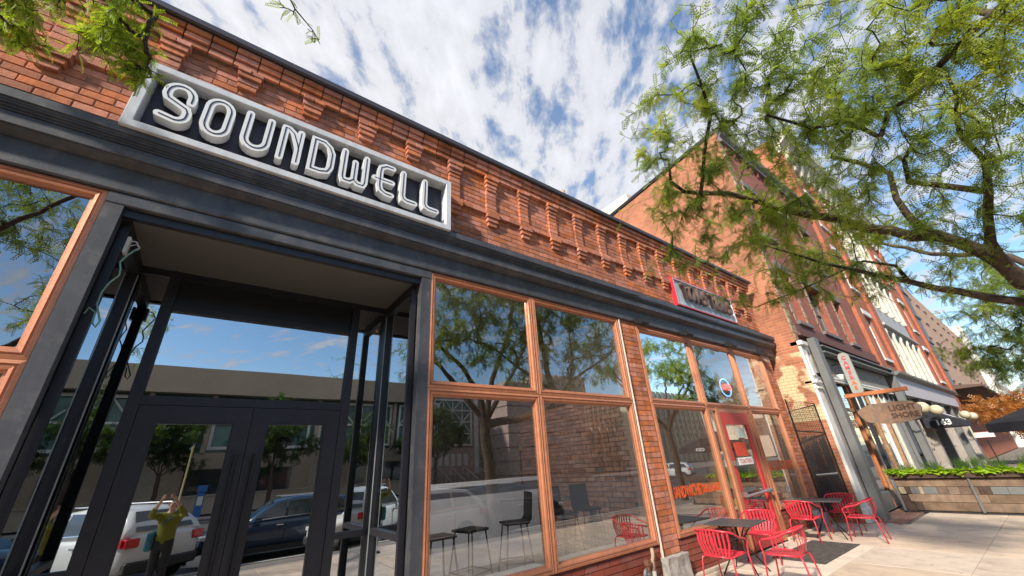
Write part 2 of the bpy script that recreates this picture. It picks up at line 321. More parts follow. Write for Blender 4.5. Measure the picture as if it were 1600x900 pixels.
def thing(name, label, cat, loc=(0, 0, 0), rz=0.0, group=None):
    o = bpy.data.objects.new(name, None); COL.objects.link(o); o.location = loc; o.rotation_euler = (0, 0, rz)
    o.empty_display_size = 0.2
    return tag(o, label, cat, group)
def struct(name, mb, m, parent=None):
    o = part(name, mb, m, parent)
    if parent is None: o['kind'] = 'structure'
    return o
KIDS = {}
def copy_tree(o, label=None, loc=None, rz=None):
    kids = {}
    for q in bpy.data.objects:
        if q.parent: kids.setdefault(q.parent.name, []).append(q)
    def cp(a, par):
        c = a.copy(); COL.objects.link(c)
        if par: c.parent = par
        for ch in kids.get(a.name, []): cp(ch, c)
        return c
    c = cp(o, None)
    if label: c['label'] = label
    if loc is not None: c.location = loc
    if rz is not None: c.rotation_euler = (0, 0, rz)
    return c
def text_mesh(body, size, ext, sx=1.0, bold=0.0, align='CENTER', track=1.0):
    cu = bpy.data.curves.new('txt', 'FONT'); cu.body = body; cu.size = size; cu.extrude = ext; cu.align_x = align; cu.align_y = 'CENTER'
    cu.offset = bold; cu.space_character = track; cu.resolution_u = 4
    o = bpy.data.objects.new('txt', cu); COL.objects.link(o)
    dg = bpy.context.evaluated_depsgraph_get(); me = bpy.data.meshes.new_from_object(o.evaluated_get(dg))
    bpy.data.objects.remove(o)
    me.materials.clear()
    for v in me.vertices: v.co.x *= sx
    return me
# ================================================================== THE SETTING
g = MB(); g.add([(-400, 700, -0.62), (900, 700, -0.62), (900, -700, -0.62), (-400, -700, -0.62)], [(0, 1, 2, 3)])
struct('ground', g, mat('city ground', (0.16, 0.15, 0.14), 0.95))
g = MB(); g.add([(-120, -8.95, -0.46), (400, -8.95, -0.46), (400, -37, -0.46), (-120, -37, -0.46)], [(0, 1, 2, 3)])
road = struct('road', g, M_ASPH)
g = MB()
for k in range(40): g.box((-60 + k * 9, -22.9, -0.458), (-56 + k * 9, -22.75, -0.45))
part('lane_marking', g, mat('road paint', (0.7, 0.7, 0.66), 0.8), road)
g = MB(); g.box((-120, -8.95, -0.6), (400, -8.75, -0.26)); g.box((-120, -37.2, -0.6), (400, -37, -0.28))
struct('kerb', g, mat('kerb concrete', (0.42, 0.40, 0.37), 0.9, scale=3))
g = MB(); g.prism([(0.0, -0.03), (-6.0, -0.03), (-8.75, -0.28), (-8.75, -0.6), (0.0, -0.6)], 'X', -60, 300)
g.box((-60, -38.6, -0.6), (300, -37.2, -0.30))
walk = struct('sidewalk', g, mat('sidewalk bed', (0.22, 0.19, 0.16), 0.95))
SL = 1.62; slabm = {}
for i in range(-3, 19):
    for j in range(5):
        x0 = i * SL; y1 = -0.004 - j * 1.5; y0 = y1 - 1.5
        if j == 4: y0 = -6.0
        key = round(y1 - y0, 3)
        if key not in slabm:
            b = MB(); b.bbox((0.004, -key + 0.004, -0.03), (SL - 0.004, -0.004, 0.0), 0.006); me = b.mesh('paving_slab'); me.materials.append(M_CONC); slabm[key] = me
        if 0 == j and x0 > 14.0: continue
        link('paving_slab', slabm[key], None, walk, (x0, y1, random.uniform(-.0015, .0015)))
# reddish paver apron in front of the corner building and the strip crossing the walk
b = MB(); b.bbox((0.003, 0.003, -0.03), (0.197, 0.097, 0.0), 0.003); pme = b.mesh('paver'); pme.materials.append(M_PAVER)
cnt = 0
for r in range(7):
    for c in range(20):
        link('paver', pme, None, walk, (14.28 + c * 0.2 + (r % 2) * 0.1 - 0.1, -0.8 - r * 0.1, random.uniform(-.002, .001)))
b = MB()
for c in range(100):
    for r in range(15): b.bbox((18.3 + c * .2 - (r % 2) * .1, -0.1 - r * .1, -0.03), (18.495 + c * .2 - (r % 2) * .1, -0.005 - r * .1, 0.001), .003) if c < 30 else None
part('paver_field', b, M_PAVER, walk, stuff=True)
# ================================================================== BRICK STOREFRONT BUILDING
A = thing('brick_storefront_building', 'long single-storey orange brick shopfront with stepped corbels, dark cornice and copper window frames', 'building', (0, 0, 0))
g = MB()
g.box((-8, 0.012, 5.2), (13.75, 0.30, 7.06)); g.box((-8, 0.30, 0), (-7.7, 14, 6.9)); g.box((13.6, 0.30, 0), (13.74, 14, 6.9))
g.box((6.38, 0.012, 0), (6.92, 0.30, 5.2)); g.box((13.12, 0.012, 0), (13.74, 0.30, 5.2)); g.box((-8, 0.012, 0), (-4.15, 0.30, 5.2))
g.box((-4.15, 0.06, 4.62), (13.12, 0.30, 5.2)); g.box((-8, 14, 0), (13.74, 14.2, 6.9))
part('wall', g, M_MORT, A)
for a_, b_ in ((-4.15, -1.25), (2.13, 6.38), (6.92, 9.12), (11.12, 13.12)): g = MB(); g.box((a_, 0.035, 0), (b_, 0.3, 0.58)); part('knee_wall', g, M_MORTR, A)
g = MB(); g.box((-7.7, 0.3, 6.3), (13.6, 14, 6.45)); part('roof', g, mat('roof membrane', (0.3, 0.3, 0.3), 0.9), A)
# --- bricks: collected, then the largest in the picture become single objects
CRS = 0.0925; BR = []
def bond(x0, x1, z0, z1, y, w=0.26, h=CRS, skip=None, dep=0.012, half=True):
    r = 0; z = z0
    while z + h * 0.6 < z1:
        x = x0 - (w / 2 if r % 2 else 0)
        while x < x1 - 0.03:
            a, b_ = max(x, x0), min(x + w, x1)
            if b_ - a > 0.04 and not (skip and skip(a, b_, z)): BR.append((a, y, z, b_ - a - 0.012, min(h, z1 - z) - 0.012, dep))
            x += w
        z += h; r += 1
insign = lambda a, b_, z: a > -1.2 and b_ < 2.2 and 5.25 < z < 5.95
bond(-8, 13.74, 5.39, 6.79, 0.0, skip=insign)
bond(6.39, 6.91, 0.42, 4.55, 0.0, w=0.26); bond(13.13, 13.73, 0.42, 4.42, 0.0, w=0.26); bond(-8, -4.16, 0.1, 4.5, 0.0)
bond(-8, 13.76, 6.79, 6.885, -0.075, w=0.26); bond(-8, 13.76, 6.885, 6.98, -0.105, w=0.26); bond(-8, 13.76, 6.98, 7.065, -0.135, w=0.26)   # the two projecting courses
def size_px(t):
    p = proj((t[0], t[1], t[2])); q = proj((t[0] + t[3], t[1], t[2]))
    if not p or not q: return 0
    if not (-40 < p[0] < 1640 and -40 < p[1] < 940): return 0
    return abs(q[0] - p[0]) + abs(q[1] - p[1])
BR.sort(key=size_px, reverse=True)
bcache = {}
def brickmesh(w, h, d):
    k = (round(w, 2), round(h, 3), round(d, 3))
    if k not in bcache:
        b = MB(); b.bbox((0, 0, 0), (w, d + 0.03, h), 0.004); me = b.mesh('brick'); me.materials.append(M_BRICK); bcache[k] = me
    return bcache[k]
for t in BR[:300]:
    o = link('brick', brickmesh(t[3], t[4], t[5]), None, A, (t[0], t[1] + random.uniform(-.003, .002), t[2]))
    o.rotation_euler = (random.uniform(-.01, .01), random.uniform(-.006, .006), random.uniform(-.008, .008))
b = MB()
for t in BR[300:]:
    y = t[1] + random.uniform(-.003, .002); dp = (0.09 if t[1] < -.05 else 0.04)
    b.box((t[0], y, t[2]), (t[0] + t[3], y + dp + (-t[1]), t[2] + t[4]), 0.0015)
part('brick_courses', b, M_BRICK, A, stuff=True)
BR2 = []; sv = BR; BR = BR2
for a, c in ((-4.15, -1.25), (2.13, 6.38), (6.93, 9.12), (11.13, 13.1)): bond(a, c, 0.03, 0.57, 0.02)
b = MB()
for t in BR: b.box((t[0], t[1], t[2]), (t[0] + t[3], t[1] + .03, t[2] + t[4]), .001)
part('painted_brick_courses', b, M_BRICKD, A, stuff=True); BR = sv
# --- corbels, shafts, string course
cx = []
x = -1.31 - 0.75 * 8
while x < 13.7: cx.append(round(x, 3)); x += 0.7545
def corbel(x):
    c = MB(); z = 6.785
    for w, p in ((.285, .118), (.258, .096), (.232, .074), (.206, .054)):
        z -= .078
        n = 2 if w > .28 else 1
        for i in range(n): c.bbox((x - w / 2 + i * w / n + random.uniform(0, .007), -p + random.uniform(-.008, .008), z + random.uniform(.002, .008)), (x - w / 2 + (i + 1) * w / n - .003, 0.008, z + .074), .004)
    return c
def shaft(x):
    c = MB(); z = 6.785 - .078 * 4
    while z > 6.04: c.bbox((x - .105 + random.uniform(-.004, .004), -.042, z - .088), (x + .105, 0.008, z - .003), .004); z -= .0915
    return c
def lowcorbel(x):
    c = MB(); z = 5.955
    for w, p in ((.26, .095), (.215, .072), (.17, .048)):
        z -= .078; c.bbox((x - w / 2, -p, z + .004), (x + w / 2, 0.008, z + .076), .004)
    return c
for i, x in enumerate(cx):
    part('corbel', corbel(x), M_BRICK, A)
    if not (-1.2 < x < 2.2): part('pilaster_strip', shaft(x), M_BRICK, A); part('lower_corbel', lowcorbel(x), M_BRICK, A)
    if i and not (-1.0 < x < 2.3):
        b = MB(); x0 = cx[i - 1] + .11 if cx[i - 1] + .11 > 2.3 or x < 0 else 2.31
        if x0 < x - .12:
            k = x0
            while k < x - .11: e = min(k + .25, x - .108); b.bbox((k, -.055, 5.955), (e - .008, 0.008, 6.035), .004); k += .25
            part('string_course', b, M_BRICK, A)
    b = MB(); b.box((x - .14, -.085, 5.958), (x + .14, .008, 6.03))
    if not (-1.2 < x < 2.2): part('ledge', b, M_BRICK, A)
COPP = [(-.180, 7.075), (-.195, 7.068), (-.198, 7.145), (-.16, 7.165), (.30, 7.18), (.30, 7.068), (-.16, 7.068)]
# --- cornice as separate runs of moulding
def run(name, prof, x0=-8.1, x1=14.05, m=M_SLATE, L=2.44, off=0.0):
    x = x0
    while x < x1 - .01:
        e = min(x1, x + (off if x == x0 and off else L)); dz = random.uniform(-.0015, .0015); g = MB(); g.prism([(p[0] + dz, p[1]) for p in prof], 'X', x + .0008, e - .0008); part(name, g, m, A); x = e
run('cornice_top', [(.012, 5.385), (-.24, 5.20), (-.255, 5.185), (-.255, 5.10), (-.238, 5.10), (-.232, 5.075), (.012, 5.075)], -8.1, 6.88)
run('cornice_top', [(.012, 5.345), (-.225, 5.19), (-.235, 5.175), (-.235, 5.10), (-.232, 5.078), (.012, 5.078)], 6.885, 14.05)
run('coping', COPP, -8.1, 13.85, M_COPING, 3.05, 1.9)
run('cornice_ribs', [(-.225, 5.073), (-.225, 5.056), (-.205, 5.056), (-.205, 5.034), (-.185, 5.034), (-.185, 5.010), (.012, 5.010), (.012, 5.073)], off=1.1)
run('cornice_band', [(-.172, 5.008), (-.178, 4.995), (-.178, 4.885), (-.165, 4.880), (.012, 4.880), (.012, 5.008)])
run('cornice_cove', [(-.158, 4.878), (-.150, 4.862), (-.10, 4.842), (-.064, 4.828), (.012, 4.828), (.012, 4.878)])
run('fascia', [(-.052, 4.826), (-.052, 4.575), (-.04, 4.56), (.05, 4.56), (.05, 4.826)])
run('lintel_rail', [(-.030, 4.548), (-.030, 4.44), (-.02, 4.43), (.10, 4.43), (.10, 4.548)], -1.25, 2.13)
for x0, x1 in ((-1.25, -1.115), (1.995, 2.13)): g = MB(); g.box((x0, -.022, 0), (x1, .10, 4.428)); part('jamb', g, M_SLATE, A)
g = MB(); g.box((-1.115, .03, 4.34), (1.995, .10, 4.428)); g.box((-1.11, .10, 4.40), (1.99, .16, 4.43)); part('inner_lintel', g, M_BLACK, A)
g = MB(); g.box((-1.25, .102, 4.37), (2.13, 1.4, 4.42)); part('soffit', g, M_SOFFIT, A)
# --- entrance recess, door plane at y = 1.27
def panebox(parent, x0, x1, z0, z1, y, m=M_GLASS, name='pane', t=.012, axis='Y'):
    g = MB()
    if axis == 'Y': g.add([(x0, y, z0), (x1, y, z0), (x1, y, z1), (x0, y, z1)], [(0, 1, 2, 3)])
    else: g.add([(y, x0, z0), (y, x1, z0), (y, x1, z1), (y, x0, z1)], [(0, 1, 2, 3)])
    return part(name, g, m, parent)
DY = 1.27
g = MB()
for x0, x1 in ((-1.12, -1.07), (-.775, -.665), (1.42, 1.53), (1.93, 2.0)): g.box((x0, DY - .05, 0), (x1, DY + .06, 4.37))
g.box((-.664, DY - .045, 2.755), (1.419, DY + .055, 2.855)); g.box((-.664, DY - .045, 3.855), (1.419, DY + .055, 3.93)); g.box((-1.069, DY - .045, 4.28), (1.929, DY + .055, 4.368))
g.box((1.531, DY - .045, 1.21), (1.929, DY + .055, 1.28)); g.box((-1.069, DY - .045, 1.21), (-.776, DY + .055, 1.28)); g.box((1.531, DY - .045, 0), (1.929, DY + .055, .2)); g.box((-1.069, DY - .045, 0), (-.776, DY + .055, .2))
ef = part('entrance_frame', g, M_DOOR, A)
g = MB(); g.box((-.664, DY + .0, 3.93), (1.419, DY + .03, 4.28)); part('transom_panel', g, M_BLACK, A)
panebox(ef, -.66, 1.415, 2.857, 3.853, DY, M_GLASSD)
for x0, x1 in ((1.532, 1.928), (-1.068, -.777)):
    panebox(ef, x0, x1, 1.28, 4.28, DY, M_GLASSD); panebox(ef, x0, x1, .2, 1.21, DY, M_GLASSD)
for x0, x1, hx in ((-.660, .398, .31), (.404, 1.416, .50)):
    g = MB(); st = .17
    g.box((x0, DY - .04, 0.02), (x0 + st, DY + .03, 2.75)); g.box((x1 - st, DY - .04, 0.02), (x1, DY + .03, 2.75))
    g.box((x0 + st, DY - .04, 2.57), (x1 - st, DY + .03, 2.75)); g.box((x0 + st, DY - .04, .02), (x1 - st, DY + .03, .30))
    dl = part('door', g, M_DOOR, A)
    g = MB(); g.frame(x0 + st, x1 - st, .30, 2.57, [(0, -.045), (.014, -.045), (.014, .0), (0, .0)], DY); part('glazing_bead', g, M_BLACK, dl)
    panebox(dl, x0 + st, x1 - st, .30, 2.57, DY - .01, M_GLASSD)
    g = MB(); g.tube([(hx, DY - .11, .75), (hx, DY - .11, 2.22)], .019, 10)
    for z in (.85, 2.1): g.tube([(hx, DY - .11, z), (hx, DY - .03, z)], .011, 8)
    part('handle', g, M_IRON, dl, smooth=False)
for sx, X in ((1, -1.10), (-1, 1.98)):
    g = MB()
    a, b_ = (X - .02, X + .05) if sx > 0 else (X - .05, X + .02)
    for y0, y1 in ((.161, .215), (1.145, 1.218)): g.box((a, y0, 0), (b_, y1, 4.368))
    for z0, z1 in ((4.22, 4.368), (1.22, 1.29), (0, .2)): g.box((a, .216, z0), (b_, 1.144, z1))
    sf = part('side_frame', g, M_DOOR, A)
    panebox(sf, .215, 1.145, .2, 1.22, X, M_GLASSD, axis='X'); panebox(sf, .215, 1.145, 1.29, 4.22, X, M_GLASSD, axis='X')
    g = MB(); q = X + sx * .056; g.box((q - .005, 1.132, .2), (q + .005, 1.143, 4.2)); part('glass_edge', g, mat('pale edge seal', (0.45, 0.5, 0.48), 0.4), sf)
# small white junction box and dangling cable
jb = thing('junction_box', 'small white box with loose wires high in the corner of the dark doorway', 'junction box', (-1.04, .20, 4.08))
g = MB(); g.bbox((-1.045, .155, 4.02), (-1.015, .235, 4.20), .005); part('box', g, M_WHITE, jb)
g = MB(); g.tube([(-1.012, .19, 4.17), (-.97, .17, 4.16), (-.93, .15, 4.09), (-.95, .17, 4.07)], .006, 6); g.tube([(-1.012, .20, 4.12), (-.96, .16, 4.13), (-.94, .14, 4.10)], .005, 6)
part('lead', g, M_WHITE, jb)
cp_ = [(-.94, .14, 4.08), (-.99, .13, 3.98), (-1.02, .13, 3.90), (-.995, .12, 3.83), (-.985, .12, 3.76), (-1.03, .13, 3.68), (-1.055, .14, 3.58), (-1.055, .15, 3.46), (-1.02, .13, 3.38), (-.985, .12, 3.30), (-1.0, .12, 3.24), (-1.03, .13, 3.28), (-1.04, .14, 3.38), (-1.09, .14, 3.42), (-1.105, .14, 3.36)]
g = MB(); g.tube(cp_, .008, 6); tag(part('cable', g, mat('mint green cable', (0.20, 0.42, 0.33), 0.5), None, smooth=True), 'thin pale green cable hanging in loops from the white box in the doorway', 'cable')
# --- copper framed shop windows
PROF = [(0, .06), (0, -.012), (.030, -.022), (.036, -.006), (.046, -.006), (.052, -.018), (.075, -.012), (.082, .012), (.100, .016), (.100, .06)]
def window(x0, x1, z0, z1, pane=True, w=1.0):
    g = MB(); g.frame(x0, x1, z0, z1, [(u * w, d) for u, d in PROF]); f = part('window_frame', g, M_COPPER, A)
    if pane: panebox(f, x0 + .09 * w, x1 - .09 * w, z0 + .09 * w, z1 - .09 * w, .045)
    return f
ZB, ZM, ZT = .60, 2.885, 4.552
for x0, x1 in ((-4.14, -2.70), (-2.695, -1.255), (2.135, 4.02), (4.025, 6.335)):
    window(x0, x1, ZB, ZM - .003); window(x0, x1, ZM, ZT)
for x0, x1 in ((6.935, 9.04), (9.045, 11.21), (11.215, 13.115)): window(x0, x1, ZM, ZT - .07)
window(6.935, 9.04, ZB, ZM - .003); window(11.215, 13.115, ZB, ZM - .003)
g = MB(); g.box((9.045, .0, .02), (9.13, .07, ZM - .003)); g.box((9.42, -.01, .02), (9.54, .07, ZM - .003)); g.box((11.12, .0, .02), (11.21, .07, ZM - .003)); g.box((10.94, -.005, .02), (11.03, .07, ZM - .003)); g.box((9.54, .005, 2.77), (10.94, .07, ZM - .003)); g.box((9.131, .002, .02), (9.419, .07, .5)); g.box((11.031, .002, .02), (11.119, .07, .5))
g.box((9.131, .002, 2.80), (9.419, .07, ZM - .003)); g.box((11.031, .002, 2.80), (11.119, .07, ZM - .003))
df = part('door_frame', g, M_COPPER, A); panebox(df, 9.13, 9.42, .5, 2.80, .045); panebox(df, 11.03, 11.12, .5, 2.80, .045)
g = MB(); x0, x1 = 9.545, 10.935
g.box((x0, .0, .03), (x0 + .16, .05, 2.765)); g.box((x1 - .16, .0, .03), (x1, .05, 2.765)); g.box((x0 + .16, .0, 2.50), (x1 - .16, .05, 2.765)); g.box((x0 + .16, .0, .03), (x1 - .16, .05, .3))
rd = part('door', g, M_REDD, A, label='red framed glass door')
panebox(rd, x0 + .16, x1 - .16, .3, 2.5, .03)
g = MB(); g.tube([(x0 + .04, -.09, 1.02), (x1 - .04, -.09, 1.06)], .022, 10)
for q in (x0 + .08, x1 - .08): g.box((q - .03, -.10, 1.0), (q + .03, .0, 1.09))
part('push_bar', g, M_STEEL, rd)
g = MB(); g.box((x0 + .02, -.05, 1.62), (x0 + .10, .0, 1.72)); part('lock', g, M_STEEL, rd)
g = MB(); g.box((9.90, .018, 1.80), (10.45, .026, 2.10)); part('notice', g, mat('red notice', (0.62, 0.07, 0.03), 0.6), rd)
g = MB(); g.box((9.88, .012, 1.62), (10.60, .020, 1.775)); nt_ = part('notice', g, M_CREAMW, rd, label='white notice with red lettering')
me = text_mesh('TOASTERS', .13, .001); o = link('lettering', me, mat('red print', (0.5, 0.03, 0.02), 0.6), nt_, Vector((10.24, .010, 1.69))); o.rotation_euler = (R_(90), 0, 0)
for (a, c, z0, z1, col, nm) in ((9.74, 10.2, 2.16, 2.48, (.62, .42, .2), 'tan poster'), (10.22, 10.60, 2.20, 2.42, (.35, .5, .5), 'teal poster')):
    g = MB(); g.box((a, .018, z0), (c, .024, z1)); part('poster', g, mat(nm, col, .7, scale=18, var=.3, c2=(.8, .75, .65)), rd)
# window sills (pale grey inner sill)
for x0, x1 in ((2.24, 3.92), (4.13, 6.23), (7.03, 8.94), (11.31, 13.01)): g = MB(); g.box((x0, .065, .66), (x1, .28, .70)); part('sill', g, mat('grey sill paint', (0.42, 0.43, 0.44), 0.6, scale=3), A)
# conduit beside the pier, stone base, base kerb
g = MB(); g.tube([(6.365, -.02, .30), (6.365, -.02, 4.54)], .017, 8); part('conduit', g, mat('pale conduit', (0.62, 0.52, 0.46), 0.6), A)
bm = bmesh.new(); bmesh.ops.create_cube(bm, size=1); bmesh.ops.subdivide_edges(bm, edges=bm.edges[:], cuts=7, use_grid_fill=True)
for v in bm.verts:
    c = Vector((6.645 + v.co.x * .60, .06 + v.co.y * .36, .20 + v.co.z * .42)); nn = mnoise.noise_vector(c * 6) * .022 + mnoise.noise_vector(c * 17) * .009
    v.co = c + nn
me = bpy.data.meshes.new('stone_base'); bm.to_mesh(me); bm.free(); link('stone_base', me, M_STONE, A)
g = MB(); g.bbox((13.1, -.10, 0), (13.78, .28, .40), .02); part('stone_base', g, M_STONE, A)
for a_, b_ in ((-4.1, -1.26), (6.98, 9.1), (11.14, 13.08), (2.2, 6.33)): g = MB(); g.bbox((a_, -.045, 0), (b_, .018, .055), .008); part('base_kerb', g, mat('pale base kerb', (0.55, 0.47, 0.36), 0.9, scale=4), A)
g2 = MB(); g2.tube([(6.57, 1.2, 6.4), (6.57, 1.2, 8.80)], [.10, .095], 14); part('vent_pipe', g2, mat('terracotta pipe', (0.50, 0.36, 0.27), 0.85, scale=6), A)
# ------------------------------------------------------------------ red wall valve and pipe
v = thing('standpipe_valve', 'rusty pipe and grey valve low on the painted wall beside the brick pier', 'valve', (6.0, -.05, 0))
g = MB(); g.tube([(6.04, -.07, .60), (6.03, -.075, .50), (5.99, -.08, .44), (5.98, -.08, .30)], .028, 10); part('elbow', g, mat('rusty cream pipe', (0.50, 0.36, 0.24), 0.7, scale=20, var=.3), v, True)
g = MB(); g.tube([(5.98, -.085, .31), (5.97, -.085, .02)], .034, 10); g.lathe([(.0, 0), (.048, 0), (.048, .04), (.0, .04)], (5.975, -.085, .17), 10); part('pipe', g, mat('pale pipe', (0.55, 0.52, 0.45), .6, scale=20), v)
g = MB(); g.lathe([(0, 0), (.075, 0), (.085, .03), (.05, .07), (0, .07)], (5.87, -.06, .28), 14, 'Y'); g.tube([(5.87, -.09, .28), (5.87, .02, .28)], .03, 8); part('regulator', g, mat('grey cast metal', (0.25, 0.25, 0.26), .5, .5), v)
g = MB(); g.tube([(5.87, -.08, .42), (5.87, -.08, .33)], .02, 8); g.box((5.83, -.12, .40), (5.91, -.04, .46)); part('cap', g, mat('rust brown', (0.2, 0.09, 0.05), .8), v)
# ------------------------------------------------------------------ main sign
S = thing('storefront_sign', 'big grey framed sign with raised white letters SOUNDWELL on a dark panel', 'sign', (.48, -.15, 5.17))
g = MB(); g.frame(-1.335, 2.300, 5.165, 6.092, [(0, .0), (0, -.19), (.006, -.197), (.082, -.197), (.088, -.19), (.088, .0)], -.105)
part('frame', g, M_SIGNF, S)
g = MB(); g.box((-1.25, -.125, 5.25), (2.215, -.108, 6.0)); part('panel', g, M_SIGNB, S)
for a_, b_ in ((-1.2, -1.0), (2.0, 2.15)): g = MB(); g.box((a_, -.104, 5.3), (b_, .01, 5.9)); part('bracket', g, M_IRON, S)
def stroke2d(pts, r, k=9):
    """rounded outline of a thick polyline"""
    return pts
def arc(cx, cz, rx, rz, a0, a1, n=8): return [(cx + rx * math.cos(R_(a0 + (a1 - a0) * i / n)), cz + rz * math.sin(R_(a0 + (a1 - a0) * i / n))) for i in range(n + 1)]
def ribbon(g, pts, hw, y0, y1, caps=True, square=False, closed=False):
    """flat bar of half width hw swept along pts in the XZ plane, from y0 (front) to y1 (back), round ends"""
    n = len(pts); P = [Vector((p[0], p[1])) for p in pts]; L = []; Rr = []
    if closed:
        for i in range(n):
            t1 = (P[i] - P[i - 1]).normalized(); t2 = (P[(i + 1) % n] - P[i]).normalized(); t = (t1 + t2).normalized(); nn = Vector((-t.y, t.x)); k = hw / max(.5, nn.dot(Vector((-t1.y, t1.x))))
            L.append(P[i] + nn * k); Rr.append(P[i] - nn * k)
        b = len(g.v)
        for i in range(n): g.v += [(L[i].x, y0, L[i].y), (Rr[i].x, y0, Rr[i].y), (Rr[i].x, y1, Rr[i].y), (L[i].x, y1, L[i].y)]
        for i in range(n):
            for q in range(4): g.f.append((b + i * 4 + q, b + i * 4 + (q + 1) % 4, b + (i + 1) % n * 4 + (q + 1) % 4, b + (i + 1) % n * 4 + q))
        return
    for i in range(n):
        t1 = (P[i] - P[i - 1]).normalized() if i else (P[1] - P[0]).normalized(); t2 = (P[i + 1] - P[i]).normalized() if i < n - 1 else t1
        t = (t1 + t2).normalized(); nn = Vector((-t.y, t.x)); k = hw / max(.5, nn.dot(Vector((-t1.y, t1.x))))
        L.append(P[i] + nn * k); Rr.append(P[i] - nn * k)
    out = list(L)
    if caps:
        t = (P[-1] - P[-2]).normalized(); a = math.atan2(t.y, t.x)
        out += [P[-1] + Vector((math.cos(a + q), math.sin(a + q))) * hw for q in [R_(x) for x in (60, 30, 0, -30, -60)]]
    out += Rr[::-1]
    if caps:
        t = (P[0] - P[1]).normalized(); a = math.atan2(t.y, t.x)
        out += [P[0] + Vector((math.cos(a + q), math.sin(a + q))) * hw for q in [R_(x) for x in (60, 30, 0, -30, -60)]]
    g.v; base = len(g.v); N_ = len(out)
    g.v += [(q.x, y0, q.y) for q in out] + [(q.x, y1, q.y) for q in out]
    g.f += [(base + i, base + (i + 1) % N_, base + N_ + (i + 1) % N_, base + N_ + i) for i in range(N_)]
    # front and back skins: strip between the two edges, then the caps
    idxR = lambda i: base + n + (5 if caps else 0) + (n - 1 - i)
    for off, fl in ((0, 0), (N_, 1)):
        for i in range(n - 1): g.f.append((base + i + off, base + i + 1 + off, idxR(i + 1) + off, idxR(i) + off))
        if caps:
            g.f.append(tuple([base + n - 1 + off] + [base + n + j + off for j in range(5)] + [idxR(n - 1) + off]))
            g.f.append(tuple([idxR(0) + off] + [base + 2 * n + 5 + j + off for j in range(5)] + [base + off]))
z0, z1 = 5.432, 5.912; hw = .041; cl = hw
def letter(ch, x0, x1):
    a, b_ = x0 + hw, x1 - hw; m = (a + b_) / 2; h = z1 - z0; rx = (b_ - a) / 2; rz = .12
    if ch == 'S': return [[(b_, z1 - .19)] + [(b_, z1 - .12)] + arc(m, z1 - rz, rx, rz, 10, 170) + [(a, z1 - .16), (a + .02, z1 - .21), (m, (z0 + z1) / 2 - .01), (b_ - .02, z0 + .19), (b_, z0 + .14)] + arc(m + .02, z0 + .09, rx - .02, .09, -8, -95, 6) + [(a, z0 + .02)]]
    if ch == 'O': return [[(a, z0 + rz)] + [(a, z1 - rz)] + arc(m, z1 - rz, rx, rz, 170, 10) + [(b_, z1 - rz), (b_, z0 + rz)] + arc(m, z0 + rz, rx, rz, -10, -170)]
    if ch == 'U': return [[(a, z1), (a, z0 + rz)] + arc(m, z0 + rz, rx, rz, 190, 350) + [(b_, z0 + rz), (b_, z1)]]
    if ch == 'N': return [[(a, z0), (a, z1)], [(a, z1), (a + .04, z1 - .002), (a + .10, z1 - .05), (b_ - .012, z1 - .22), (b_, z1 - .28), (b_, z0)], [(b_, z1 - .28), (b_, z1)]]
    if ch == 'D': return [[(a, z0), (m, z0), (b_ - .03, z0 + .03), (b_, z0 + .11), (b_, z1 - .15), (b_ - .04, z1 - .06), (m, z1), (a, z1)]]
    if ch == 'W': return [[(a, z1), (a, z0 + .05), (a + .02, z0), (m - .05, z0), (m, z0 + .05), (m, z1 - .14)], [(m, z1 - .14), (m, z0 + .05), (m + .05, z0), (b_ - .02, z0), (b_, z0 + .05), (b_, z1)]]
    if ch == 'E': return [[(b_, z1), (a + .10, z1), (a + .03, z1 - .05), (a + .02, z1 - .12), (a + .02, z0 + .12), (a + .04, z0 + .04), (a + .11, z0), (b_, z0)], [(a - .05, (z0 + z1) / 2 - .02), (b_, (z0 + z1) / 2 - .02)]]
    return [[(a, z1), (a, z0 + .07), (a + .02, z0 + .02), (a + .07, z0), (b_, z0)]]
for ch, x0, x1 in (('S', -1.15, -.86), ('O', -.79, -.51), ('U', -.42, -.12), ('N', -.05, .21), ('D', .29, .595), ('W', .665, 1.035), ('E', 1.13, 1.41), ('L', 1.485, 1.76), ('L', 1.825, 2.105)):
    g = MB(); gg = MB()
    for i, st in enumerate(letter(ch, x0, x1)):
        st = [st[j] for j in range(len(st)) if j == 0 or (abs(st[j][0] - st[j - 1][0]) + abs(st[j][1] - st[j - 1][1])) > 1e-4]
        e = i * .0015
        cl_ = ch in 'OD'; ribbon(g, st, hw, -.286 + e, -.165 - e, closed=cl_); ribbon(gg, st, .0058, -.2905 + e * 2, -.280, caps=False, closed=cl_)
    lt = part('letter', g, M_LET, S, label='raised letter ' + ch); part('inline_groove', gg, M_GROOVE, lt)
